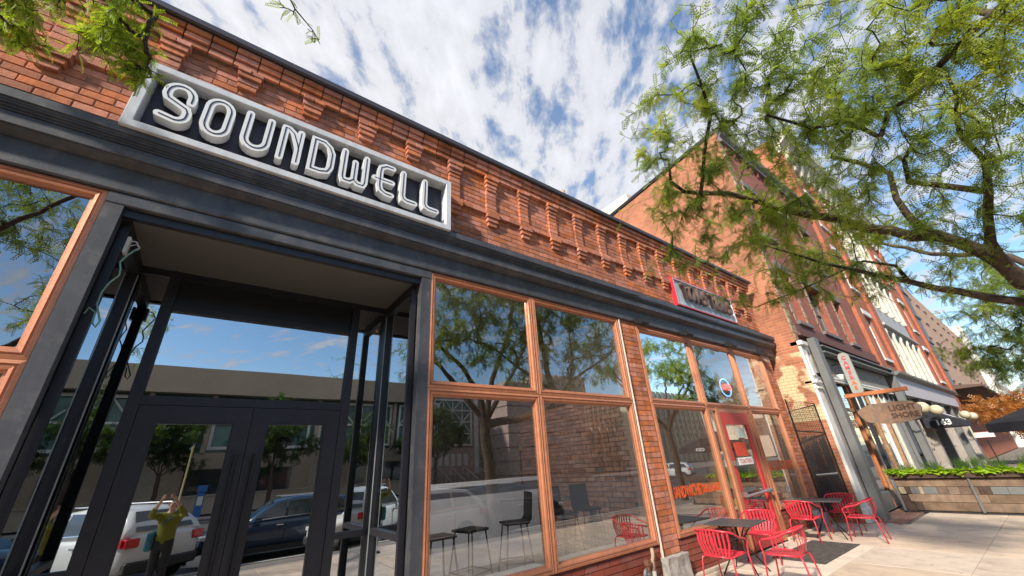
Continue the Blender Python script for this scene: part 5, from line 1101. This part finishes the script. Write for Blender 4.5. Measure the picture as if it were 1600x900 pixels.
for pts in ([(-6.4, -6.6, 5.0), (-7.4, -5.4, 6.6)], [(-4.0, -8.6, 5.0), (-2.8, -9.0, 6.6)], [(-6.6, -9.0, 5.0), (-8.0, -9.6, 6.4)], [(-5.2, -7.6, 5.6), (-5.0, -7.2, 7.6)]): s.path(pts, f, .10, .035, .04)
fine = [(-2.13, -.75, 5.75), (-2.0, -.7, 5.77), (-2.08, -.83, 5.87), (-1.75, -1.0, 5.7), (-1.35, -1.33, 5.4), (-1.22, -1.18, 5.3), (-1.36, -1.22, 5.29), (-1.09, -1.10, 5.20), (-1.21, -1.36, 5.49), (-2.17, -0.45, 5.62), (-2.02, -0.41, 5.66), (-2.15, -0.47, 5.8), (-1.39, -1.14, 5.2), (-1.22, -1.05, 5.17), (-1.17, -1.22, 5.37)]
spray = [(-.21, -1.99, 5.64), (-.30, -2.03, 5.66), (-.05, -1.93, 5.60), (.06, -1.90, 5.57), (.02, -1.93, 5.54), (-.14, -1.96, 5.60), (-.26, -2.0, 5.60)]
crown = [(-7.4, -5.4, 7.0), (-5.4, -6.0, 7.6), (-2.8, -9.0, 7.0), (-8.0, -9.6, 6.8), (-5.0, -7.2, 8.2), (-4.4, -5.0, 6.2), (-6.2, -7.6, 7.4), (-3.4, -7.0, 7.0), (-3.2, -4.6, 6.6), (-6.2, -4.2, 6.2), (-4.6, -10.2, 6.6), (-4.0, -3.0, 6.4), (-7.6, -7.4, 6.2), (-2.6, -7.4, 5.8)]
at = lobes([(*c, (.15, .15, .12)) for c in fine], 20) + [np.array(p) for p in spray]
t_a = grow(s, at, .07, .12)
t_b = grow(s, lobes([(*c, (1.2, 1.2, .8)) for c in crown], 30), .3, .16)
out, r = tree_meshes(s); (V1, F1), (V2, F2), (V3, F3) = out; off = T0.location
npmesh('trunk', V1, F1, M_BARK, T0, False, off, True); npmesh('branches', np.concatenate([V2, V3]), np.concatenate([F2, F3 + len(V2)]), M_BARKD, T0, True, off)
fronds(s, t_a, 1, LF0, T0, off=off, back=3, L=.13, ll=.020, lw=.0085, pairs=9, name='hanging_sprays')
fronds(s, t_b, 3, LF1, T0, off=off, back=3, pairs=6, L=.24, ll=.048, lw=.020)
# --- rust coloured tree far along the walk, and broad-leaved trees over the road
def simple_tree(name, lab, loc, h, rc, m_leaf, grp=None, n=16, seed=1, big=1.0, low=.35):
    global s
    np.random.seed(seed); random.seed(seed); t = thing(name, lab, 'tree', loc, 0, grp); s = Skel(); x, y, z = loc
    tr = s.path([(x, y, z), (x + .1, y, z + h * .2), (x, y + .05, z + h * low)], -1, .035 * h / 1.6, .02 * h / 1.2, .02); f = tr[-1]; cs = []
    for i in range(7):
        a = i * 2.4; q = (x + math.cos(a) * rc * .5, y + math.sin(a) * rc * .5, z + h * (.5 + .05 * i)); s.path([q], f, .05, .02, .04)
    for i in range(n):
        v = np.random.normal(0, 1, 3); v /= np.linalg.norm(v); rr = random.random() ** .4; cs.append((x + v[0] * rc * .8 * rr, y + v[1] * rc * .8 * rr, z + h * .66 + v[2] * h * .3 * rr, (rc * .3, rc * .3, rc * .25)))
    tips = grow(s, lobes(cs, 20), .4, .15); finish_tree(s, tips, t, m_leaf, per=4, back=2, pairs=3, L=.42 * big, ll=.15 * big, lw=.07 * big); return t
simple_tree('rust_tree', 'rust orange autumn tree at the right edge beyond the globe lamps', (44, -3.9, 0), 4.9, 3.6, LFR, None, 22, 21, .9, .3)
simple_tree('rust_tree', 'paler bronze autumn tree behind the umbrella, farther than the rust orange one', (56, -5.5, 0), 5.0, 3.4, LFR, None, 12, 22, .9, .3)
tt = [(-9, 'bushy green tree across the road, left of the door mullion reflection'), (-2.5, 'bushy green tree across the road mirrored in the left door'), (5.5, 'bushy green tree across the road mirrored in the right door'), (13, 'bushy green tree across the road mirrored right of the doors'), (21, 'bushy green tree across the road before the lattice window'), (-17, 'bushy green tree across the road, farthest left')]
for i, (x, lb) in enumerate(tt): simple_tree('street_tree', lb, (x, -38.0 - (i % 2) * .6, -.3), 8.2 + (i * 37 % 5) * .4, 4.0, LFD, 'trees across the road', 30, 30 + i)
# ================================================================== PARKED CARS (mirrored in the glass)
RZ = -.46
M_RUB = mat('tyre rubber', (.02, .02, .022), .85); M_RIM = mat('alloy rim', (.42, .43, .45), .3, .9, bump=0); M_LAMP = mat('red tail lamp', (.6, .01, .015), .2, bump=0); M_HEAD = mat('clear lamp', (.7, .72, .75), .1, bump=0); M_TRIM = mat('black plastic trim', (.03, .03, .032), .6)
M_CHR = mat('chrome strip', (.7, .7, .7), .15, 1.0, bump=0)
def loft(g, secs):
    n = len(secs[0]); b = len(g.v)
    for s_ in secs: g.v += [tuple(p) for p in s_]
    for i in range(len(secs) - 1):
        for j in range(n): g.f.append((b + i * n + j, b + i * n + (j + 1) % n, b + (i + 1) * n + (j + 1) % n, b + (i + 1) * n + j))
    g.f.append(tuple(b + j for j in range(n))[::-1]); g.f.append(tuple(b + (len(secs) - 1) * n + j for j in range(n)))
def car(lab, loc, rz, paint, nm='parked_suv'):
    """front towards -X in local space"""
    t = thing(nm, lab, 'car', loc, rz)
    # lower body: x, half width, z bottom, z shoulder, z top
    st = [(-2.32, .62, .42, .62, .70), (-2.25, .78, .30, .72, .84), (-1.95, .88, .26, .84, .98), (-1.30, .925, .24, .93, 1.06), (-.9, .93, .24, .95, 1.08), (0, .935, .24, .97, 1.09), (1.0, .935, .24, .99, 1.10), (1.8, .925, .25, 1.0, 1.12), (2.15, .88, .30, .98, 1.12), (2.28, .80, .36, .90, 1.06), (2.33, .70, .44, .80, .98)]
    secs = []
    for x, w, zb, zs, zt in st: secs.append([(x, -w * .8, zb), (x, -w * .97, zb + .10), (x, -w, (zb + zs) / 2), (x, -w * .985, zs), (x, -w * .90, zt - .02), (x, -w * .55, zt + .02), (x, 0, zt + .035), (x, w * .55, zt + .02), (x, w * .90, zt - .02), (x, w * .985, zs), (x, w, (zb + zs) / 2), (x, w * .97, zb + .10), (x, w * .8, zb)])
    g = MB(); loft(g, secs); o = part('body', g, paint, t, True, world=False)
    md = o.modifiers.new('s', 'SUBSURF'); md.levels = 1; md.render_levels = 1
    # greenhouse
    gs = [(-1.18, .80, 1.05, 1.07), (-.72, .78, 1.06, 1.40), (-.42, .74, 1.07, 1.60), (.2, .72, 1.08, 1.665), (1.2, .70, 1.09, 1.65), (1.75, .68, 1.09, 1.58), (2.10, .70, 1.09, 1.30), (2.20, .72, 1.07, 1.12)]
    secs = []
    for x, wt, zb, zt in gs:
        wb = .845; k = min(1, (zt - zb) / .5); w2 = wb + (wt * .92 - wb) * k; secs.append([(x, -wb, zb - .05), (x, -w2, zt - .05 * k), (x, -w2 * .82, zt), (x, 0, zt + .02 * k), (x, w2 * .82, zt), (x, w2, zt - .05 * k), (x, wb, zb - .05)])
    g = MB(); loft(g, secs); part('roof', g, paint, t, True, world=False)
    def sidepoly(pts, m_, name, s_, e=.012):
        g = MB(); P = []
        for x, z in pts:
            k = (z - 1.05) / .56; w = .845 + (.665 - .845) * k; P.append((x, s_ * (w + e), z))
        g.add(P, [tuple(range(len(P)))]); 
        return part(name, g, m_, t, world=False)
    for s_ in (-1, 1):
        sidepoly([(-.95, 1.10), (-.12, 1.12), (-.12, 1.56), (-.40, 1.52)], M_WIN, 'side_window', s_)
        sidepoly([(-.05, 1.12), (.95, 1.14), (.95, 1.56), (-.05, 1.57)], M_WIN, 'side_window', s_)
        sidepoly([(1.03, 1.15), (1.90, 1.20), (1.62, 1.50), (1.03, 1.56)], M_WIN, 'side_window', s_)
        sidepoly([(-1.0, 1.07), (1.98, 1.16), (1.98, 1.185), (-1.0, 1.095)], M_CHR, 'chrome_strip', s_, .016)
        for x in (-.09, 1.0): g = MB(); g.box((x - .006, s_ * .945 - .006, .34), (x + .006, s_ * .945 + .006, 1.0)); part('door_seam', g, M_TRIM, t, world=False)
        for x in (-.25, .82): g = MB(); g.bbox((x - .10, s_ * .955 - .018, .88), (x + .10, s_ * .955 + .018, .915), .006); part('door_handle', g, M_CHR if nm != 'white_pickup' else M_TRIM, t, world=False)
        g = MB(); g.bbox((-1.02, s_ * 1.0 - .10, 1.04), (-.80, s_ * 1.0 + .10, 1.20), .03); part('mirror', g, paint, t, world=False)
        g = MB(); g.box((-1.9, s_ * .93 - .02, .22), (1.9, s_ * .93 + .02, .36)); part('sill_trim', g, M_TRIM, t, world=False)
        g = MB(); g.tube([(-.3, s_ * .56, 1.70), (1.5, s_ * .55, 1.70)], .018, 6); part('roof_rail', g, M_CHR, t, world=False)
        for x in (-1.42, 1.40):
            g = MB(); k = 18; vs = [(x + .40 * math.cos(a), s_ * .952, .36 + .40 * math.sin(a)) for a in [math.pi * i / k - .0 for i in range(k + 1)]]; g.add(vs + [(x, s_ * .952, .33)], [tuple(range(k + 2))]); part('wheel_arch', g, M_TRIM, t, world=False)
            g = MB(); c = (x, s_ * .80 - .11, .35); g.lathe([(0, 0), (.30, 0), (.345, .03), (.35, .11), (.345, .20), (.30, .24), (0, .24)], (c[0], c[1] + (.0 if s_ < 0 else -.0) + s_ * .08, c[2]), 24, 'Y'); w_ = part('wheel', g, M_RUB, t, world=False, smooth=False)
            g = MB(); yy = s_ * .995 if True else 0; g.lathe([(0, 0), (.06, 0), (.06, .012), (0, .012)], (x, yy - .006, .35), 12, 'Y'); g.lathe([(.205, -.01), (.235, -.01), (.235, .012), (.205, .012)], (x, yy - .004, .35), 24, 'Y')
            for i in range(7): a = 2 * math.pi * i / 7; g.tube([(x + .05 * math.cos(a), yy, .35 + .05 * math.sin(a)), (x + .22 * math.cos(a), yy, .35 + .22 * math.sin(a))], .022, 5)
            part('rim', g, M_RIM, w_, world=False)
        g = MB(); g.bbox((2.16, s_ * .73 - .14, .86), (2.345, s_ * .73 + .14, 1.04), .02); g.bbox((2.0, s_ * .88 - .03, .88), (2.25, s_ * .88 + .03, 1.03), .01); part('tail_light', g, M_LAMP, t, world=False)
        g = MB(); g.bbox((-2.30, s_ * .66 - .14, .70), (-2.10, s_ * .66 + .14, .82), .02); part('headlight', g, M_HEAD, t, world=False)
    g = MB(); g.add([(1.86, -.56, 1.56), (1.86, .56, 1.56), (2.21, .64, 1.16), (2.21, -.64, 1.16)], [(0, 1, 2, 3)]); part('rear_window', g, M_WIN, t, world=False)
    g = MB(); g.add([(-1.10, -.66, 1.11), (-1.10, .66, 1.11), (-.50, .58, 1.57), (-.50, -.58, 1.57)], [(0, 1, 2, 3)]); part('windscreen', g, M_WIN, t, world=False)
    g = MB(); g.bbox((2.22, -.78, .36), (2.38, .78, .58), .03); part('bumper', g, M_TRIM, t, world=False); g = MB(); g.box((2.345, -.26, .66), (2.36, .26, .80)); part('number_plate', g, M_WHITE, t, world=False)
    g = MB(); g.bbox((-2.36, -.70, .34), (-2.2, .70, .56), .03); g.bbox((-2.33, -.40, .58), (-2.24, .40, .70), .01); part('grille', g, M_TRIM, t, world=False)
    return t
PW = mat('white car paint', (.66, .68, .68), .25, var=.03, bump=0); PB = mat('dark blue car paint', (.018, .05, .10), .18, var=.05, bump=0, spec=.8); PS = mat('silver beige car paint', (.74, .71, .66), .25, .0, var=.03, bump=0)
car('white SUV with red tail lamp seen from behind in the left entrance door', (-1.95, -11.2, RZ), R_(53), PW).scale = (1.18, 1.18, 1.18)
car('dark blue SUV parked sideways, mirrored in the right entrance door', (3.0, -11.5, RZ), R_(0), PB).scale = (1.1, 1.1, 1.1)
car('pale silver SUV parked sideways behind the tree trunk, mirrored in the shop window', (6.0, -9.2, RZ), R_(-4), PS).scale = (1.08, 1.08, 1.08)
car('dark SUV nosing in beyond the silver one, mirrored at the edge of the shop window', (11.2, -10.9, RZ), R_(200), mat('black car paint', (.02, .02, .024), .2, bump=0))
car('white pickup style SUV far across the road facing the deli window', (44.5, -24, RZ), R_(75), PW)
# ------------------------------------------------------------------ road kit
for i, (x, y) in enumerate(((39.2, -22.5), (41.5, -22.9))):
    t = thing('traffic_cone', ['orange traffic cone, left one of the pair in the road', 'orange traffic cone next to the white SUV in the road'][i], 'traffic cone', (x, y, RZ), 0, 'traffic cones')
    g = MB(); g.lathe([(0, .03), (.16, .03), (.03, .75), (0, .75)], (0, 0, 0), 12); part('cone', g, mat('cone orange', (.8, .12, .02), .6), t, world=False)
    g = MB(); g.box((-.2, -.2, 0), (.2, .2, .03)); part('base', g, M_TRIM, t, world=False); g = MB(); g.lathe([(.115, .26), (.09, .38), (.092, .38), (.118, .26)], (0, 0, 0), 12); part('band', g, M_WHITE, t, world=False)
pk = thing('parking_kiosk', 'blue and white parking kiosk across the road, mirrored beside the photographer', 'kiosk', (.62, -37.6, -.30)); g = MB(); g.bbox((-.26, -.23, 0), (.26, .23, 1.75), .02); part('body', g, mat('kiosk blue', (.03, .15, .42), .5), pk, world=False); g = MB(); g.bbox((-.34, -.25, 1.751), (.34, .25, 2.3), .06); part('head', g, mat('kiosk blue', (.03, .15, .42), .5), pk, world=False); g = MB(); g.box((-.18, .231, .85), (.18, .24, 1.5)); part('panel', g, M_WHITE, pk, world=False)
ps = MB(); ps.tube([(-.25, -8.2, -.25), (-.25, -8.2, 3.0)], .022, 8); tag(part('post', ps, mat('pale yellow paint', (.62, .60, .30), .6)), 'thin pale yellow post by the kerb, mirrored above the photographer', 'post')
for x, lb in ((33, 'old style black lamp post across the road, mirrored in the second shop window'), (36.5, 'second old style black lamp post across the road')):
    t = thing('street_lamp', lb, 'street lamp', (x, -38, -.3), 0, 'lamp posts across the road'); g = MB(); g.lathe([(0, 0), (.18, 0), (.14, .6), (.07, .9), (.055, 4.0), (0, 4.0)], (0, 0, 0), 10); part('post', g, M_IRON, t, world=False); g = MB(); g.lathe([(0, 4.0), (.12, 4.02), (.22, 4.3), (.2, 4.55), (.05, 4.75), (0, 4.75)], (0, 0, 0), 12); part('lamp_head', g, M_GLOBE, t, world=False)
# ================================================================== ACROSS THE ROAD (mirrored in the glass)
O = thing('convention_hall', 'long tan building with green glass and white grid frames mirrored in the doors', 'building', (5, -45, 0))
mT = mat('tan wall panels', (.46, .37, .27), .85, scale=.4, var=.08); mP = mat('mauve tan wall', (.46, .34, .30), .85, scale=.5, var=.1); mG = mat('green glass', (.10, .24, .22), .1, bump=0, scale=.3, var=.25)
OY = -43.5
g = MB(); g.box((-60, OY - 16, 10.4), (23, OY + .8, 12.9)); part('parapet', g, mT, O)
g = MB(); g.box((-60, OY - 16, -.3), (23, OY, 4.9)); part('base_wall', g, mT, O)
g = MB(); g.box((-60, OY - 16, 4.9), (23, OY - .6, 10.4)); part('glass_band', g, mG, O)
for i in range(17):
    x = -60 + i * 5
    g = MB(); g.frame(x + .2, x + 4.3, 5.2, 10.2, [(0, .2), (.28, .2), (.28, 0), (0, 0)], OY - .45); g.box((x + .48, OY - .42, 7.6), (x + 4.02, OY - .3, 7.8)); g.box((x + 2.15, OY - .42, 5.5), (x + 2.35, OY - .3, 7.59)); g.box((x + 2.15, OY - .42, 7.81), (x + 2.35, OY - .3, 9.9))
    g.tube([(x + .5, OY - .36, 7.8), (x + 2.2, OY - .36, 9.9)], .08, 4); g.tube([(x + 4.0, OY - .36, 7.8), (x + 2.3, OY - .36, 9.9)], .08, 4)
    part('window_frame', g, M_WHITE, O)
    g = MB(); g.box((x - .25, OY - .55, 4.9), (x + .15, OY + .1, 10.4)); part('pier', g, mT, O)
for i in range(14): g = MB(); x = -55 + i * 5.4; g.box((x, OY + .002, .6), (x + 3.6, OY + .12, 3.4)); part('ground_window', g, M_WIN if i % 3 else mat('pale shutter', (.5, .45, .36), .8), O)
g = MB(); g.box((-60, OY + 1.6, -.3), (18, OY + 2.0, 1.1)); g.box((-60, OY + 1.5, 1.1), (18, OY + 2.1, 1.25)); tag(part('terrace_wall', g, mat('pale terrace stone', (.5, .43, .33), .85)), 'low pale terrace wall across the road behind the street trees', 'wall')
O2 = thing('lattice_window_hall', 'mauve entrance hall across the road with big white lattice window, mirrored in the shop window', 'building', (27, -44, 0))
g = MB(); g.box((23.1, OY - 12, -.3), (31.2, OY - 1.2, 13)); part('wall', g, mP, O2)
g = MB(); g.box((31.3, OY - 10, -.3), (46, OY + 5.5, 12.6)); part('brown_wing', g, mP, O2)
for k in range(7): g = MB(); g.box((31.22, OY + 5.5, .8 + k * 1.7), (46.05, OY + 5.56, .9 + k * 1.7)); g.box((31.24, OY - 1, .8 + k * 1.7), (31.299, OY + 5.5, .9 + k * 1.7)); part('block_joint', g, mat('dark joint', (.15, .11, .10), .9), O2)
g = MB(); g.box((23.9, OY - 1.19, 5.0), (29.6, OY - 1.1, 10.8)); part('green_glass', g, mG, O2)
g = MB(); yy = OY - 1.0; g.frame(23.8, 29.7, 4.9, 10.9, [(0, 0), (.2, 0), (.2, .12), (0, .12)], yy - .06)
for i in range(1, 4):
    x = 23.8 + 5.9 * i / 4; z = 4.9 + 6.0 * i / 4; g.tube([(x, yy, 5), (x, yy, 10.8)], .09, 4); g.tube([(23.9, yy, z), (29.6, yy, z)], .09, 4)
for i in range(4):
    for j in range(4):
        x = 23.8 + 5.9 * i / 4; z = 4.9 + 1.5 * j; a = (x, yy + .05, z); b_ = (x + 1.475, yy + .05, z + 1.5); c = (x, yy + .05, z + 1.5); d = (x + 1.475, yy + .05, z)
        if (i + j) % 2: g.tube([a, b_], .07, 4)
        else: g.tube([c, d], .07, 4)
part('lattice', g, M_WHITE, O2)
g = MB(); g.box((30.1, OY - 1.19, .5), (30.7, OY - .9, 11.5)); part('white_post', g, M_WHITE, O2)
for i in range(6): g = MB(); x = 23.7 + i * .95; g.box((x, OY - 1.19, 2.4), (x + .6, OY - 1.1, 3.9)); part('louvre_window', g, M_WHITE, O2)
sf = thing('stairway', 'broad steps with slanting pale handrails leading up to the mauve hall', 'stairs', (26, -40, -.3))
for i in range(10): g = MB(); g.box((22, OY - .9, -.3 + i * .16), (30.5, OY + 3.4 - i * .36, -.14 + i * .16)); part('step', g, mat('stair stone', (.30, .23, .20), .9), sf)
for i in range(5): x = 22.2 + i * 1.9; g = MB(); g.tube([(x, OY + 3.4, .75), (x, OY - .2, 2.35)], .045, 6); [g.tube([(x, OY + 3.4 - k * 1.2, -.2 + k * .52), (x, OY + 3.4 - k * 1.2, .75 + k * .53)], .03, 5) for k in range(4)]; part('handrail', g, M_WHITE, sf)
def tower(nm, lab, x0, x1, y, zt, m_, nx, nz):
    t = thing(nm, lab, 'building', ((x0 + x1) / 2, y, 0)); g = MB(); g.box((x0, y - 15, -.3), (x1, y, zt)); part('wall', g, m_, t); w = (x1 - x0) / nx
    for i in range(nx):
        g = MB(); g.box((x0 + w * i, y + .001, -.3), (x0 + w * i + w * .3, y + .6, zt)); part('fin', g, m_, t)
        g = MB()
        for j in range(nz): z = 3 + (zt - 4) * j / nz; g.box((x0 + w * (i + .5), y + .001, z), (x0 + w * (i + .8), y + .08, z + (zt - 4) / nz * .55))
        part('window_strip', g, M_WIN, t)
    return t
mH = mat('pinkish hotel wall', (.58, .42, .32), .85, scale=.3, var=.06)
tower('hotel_tower', 'pinkish beige tower with vertical window strips, mirrored in the second shop window', 84, 104, -90, 29, mH, 8, 9)
tower('hotel_tower', 'lower beige tower right of the tallest one, mirrored in the second shop window', 105, 124, -92, 24, mH, 7, 7)
tower('green_tower', 'pale green glazed block mirrored beside the red framed door', 120, 160, -80, 24, mat('pale green wall', (.42, .47, .38), .7, scale=.3), 12, 8)
tower('beige_block', 'plain beige block mirrored in the deli window behind the white car', 60, 82, -60, 9, mat('brown plaster', (.30, .23, .18), .85, scale=.4), 8, 3)
tower('brick_tower', 'brown block far down the opposite side of the road', 165, 230, -60, 16, mH, 14, 6)
tower('left_block', 'tan block down the road to the left', -120, -62, -50, 15, mT, 14, 6)
# ================================================================== THE PHOTOGRAPHER (mirrored in the left door)
PX, PY = -.27, -5.13
def skin(name, pts, edges, m_, parent, sub=1, root=0):
    me = bpy.data.meshes.new(name); me.from_pydata([p[:3] for p in pts], edges, []); o = bpy.data.objects.new(name, me); COL.objects.link(o)
    md = o.modifiers.new('skin', 'SKIN'); md.use_smooth_shade = True; me.skin_vertices or me
    sv_ = me.skin_vertices[0].data
    for i, p in enumerate(pts): sv_[i].radius = (p[3], p[4] if len(p) > 4 else p[3]); sv_[i].use_root = (i == root)
    if sub: ms = o.modifiers.new('sub', 'SUBSURF'); ms.levels = sub; ms.render_levels = sub
    dg = bpy.context.evaluated_depsgraph_get(); m2 = bpy.data.meshes.new_from_object(o.evaluated_get(dg)); bpy.data.objects.remove(o)
    m2.materials.clear(); m2.polygons.foreach_set('use_smooth', [True] * len(m2.polygons)); return link(name, m2, m_, parent)
H_ = thing('person', 'person in yellow-green top and dark trousers raising a phone, mirrored in the door', 'person', (PX, PY, -.03), R_(14))
def armpts(s_):   # shoulder, elbow, wrist raised towards the phone in front (local +Y faces the building)
    return [(s_ * .19, 0, 1.42, .060), (s_ * .30, .17, 1.42, .048), (s_ * .225, .30, 1.55, .038), (s_ * .12, .39, 1.72, .028)]
body = [(0, 0, .98, .15, .11), (0, 0, 1.15, .13, .10), (0, 0, 1.34, .16, .105), (0, 0, 1.45, .07, .06), (0, .01, 1.53, .055), (0, .02, 1.60, .075, .09), (0, .03, 1.68, .07, .085)]
ed = [(0, 1), (1, 2), (2, 3), (3, 4), (4, 5), (5, 6)]
for s_ in (-1, 1):
    b0 = len(body); body += armpts(s_); ed += [(2, b0), (b0, b0 + 1), (b0 + 1, b0 + 2), (b0 + 2, b0 + 3)]
    w = body[-1]; pm = len(body); body.append((w[0] - s_ * .02, w[1] + .04, w[2] + .05, .026, .018)); ed.append((pm - 1, pm))
    for k in range(4):
        f0 = len(body); body += [(w[0] - s_ * (.035 + .0 * k), w[1] + .055, w[2] + .045 + k * .018, .009), (w[0] - s_ * .065, w[1] + .075, w[2] + .05 + k * .018, .008), (w[0] - s_ * .085, w[1] + .065, w[2] + .05 + k * .018, .0075)]; ed += [(pm, f0), (f0, f0 + 1), (f0 + 1, f0 + 2)]
    f0 = len(body); body += [(w[0] - s_ * .02, w[1] + .015, w[2] + .07, .011), (w[0] - s_ * .05, w[1] + .01, w[2] + .09, .009)]; ed += [(pm, f0), (f0, f0 + 1)]
    l0 = len(body); body += [(s_ * .09, 0, .90, .095), (s_ * .10, .01, .50, .06), (s_ * .10, -.02, .12, .042), (s_ * .105, .08, .05, .04, .03), (s_ * .11, .16, .04, .035, .022)]; ed += [(0, l0), (l0, l0 + 1), (l0 + 1, l0 + 2), (l0 + 2, l0 + 3), (l0 + 3, l0 + 4)]
M_SKIN = mat('skin', (.55, .33, .24), .5, var=.05, bump=.02)
skin('body', body, ed, M_SKIN, H_, 1)
top = [(0, 0, .82, .19, .15), (0, 0, 1.0, .185, .145), (0, 0, 1.16, .175, .14), (0, 0, 1.34, .185, .125), (0, 0, 1.46, .09, .08)]; te = [(0, 1), (1, 2), (2, 3), (3, 4)]
for s_ in (-1, 1):
    b0 = len(top); a = armpts(s_); top += [(*a[0][:3], .080), (*a[1][:3], .064), (*a[2][:3], .052), (a[2][0] * .75 + a[3][0] * .25, a[2][1] * .75 + a[3][1] * .25, a[2][2] * .75 + a[3][2] * .25, .048)]; te += [(3, b0), (b0, b0 + 1), (b0 + 1, b0 + 2), (b0 + 2, b0 + 3)]
skin('jacket', top, te, mat('yellow green fabric', (.17, .18, .02), .9, scale=20, bump=.3), H_, 1)
pn = [(0, 0, 1.05, .178, .14), (0, 0, .90, .175, .145)]; pe = [(0, 1)]
for s_ in (-1, 1): b0 = len(pn); pn += [(s_ * .09, 0, .84, .115), (s_ * .10, .01, .50, .078), (s_ * .10, -.01, .12, .068)]; pe += [(1, b0), (b0, b0 + 1), (b0 + 1, b0 + 2)]
skin('trousers', pn, pe, mat('dark trousers', (.02, .022, .028), .9, bump=.2), H_, 1)
for s_ in (-1, 1): g = MB(); g.bbox((s_ * .11 - .05, -.07, 0), (s_ * .11 + .05, .20, .085), .025); part('shoe', g, M_TRIM, H_, world=False)
skin('hair', [(0, -.0, 1.70, .098, .11), (0, -.045, 1.60, .09, .085), (0, -.06, 1.52, .055)], [(0, 1), (1, 2)], mat('dark brown hair', (.035, .022, .016), .7, scale=40, bump=.4), H_, 1)
g = MB(); g.lathe([(0, -.0), (.012, .004), (.012, .012), (0, .022)], (0, .10, 1.615), 6, 'Y'); g.bbox((-.028, .098, 1.575), (.028, .108, 1.585), .002); part('nose_and_mouth', g, M_SKIN, H_, world=False)
for s_ in (-1, 1): g = MB(); g.lathe([(0, 0), (.012, 0), (.009, .008), (0, .008)], (s_ * .032, .098, 1.645), 8, 'Y'); part('eye', g, M_TRIM, H_, world=False); g = MB(); g.bbox((s_ * .083 - .01, -.0, 1.60), (s_ * .083 + .01, .035, 1.66), .006); part('ear', g, M_SKIN, H_, world=False)
bag = MB(); bag.bbox((-.30, -.14, .78), (-.17, .12, 1.12), .03); bag.tube([(-.22, -.0, 1.12), (-.05, .13, 1.30), (.16, .04, 1.45)], .012, 6); bo = part('shoulder_bag', bag, mat('teal blue cloth', (.03, .16, .24), .85, bump=.2), None); bo.location = (PX, PY, -.03); bo.rotation_euler = (0, 0, R_(14)); tag(bo, 'teal blue shoulder bag hanging at the hip of the person in yellow-green', 'bag')
ph = MB(); ph.bbox((-.085, .0, -.04), (.075, .009, .04), .004); pho = part('phone', ph, mat('phone black', (.015, .015, .018), .25, bump=0), None); pho.location = (-.02, -4.70, 1.87); pho.rotation_euler = (R_(-14), 0, R_(-22)); tag(pho, 'black phone held up in both hands of the person, mirrored in the door', 'phone')
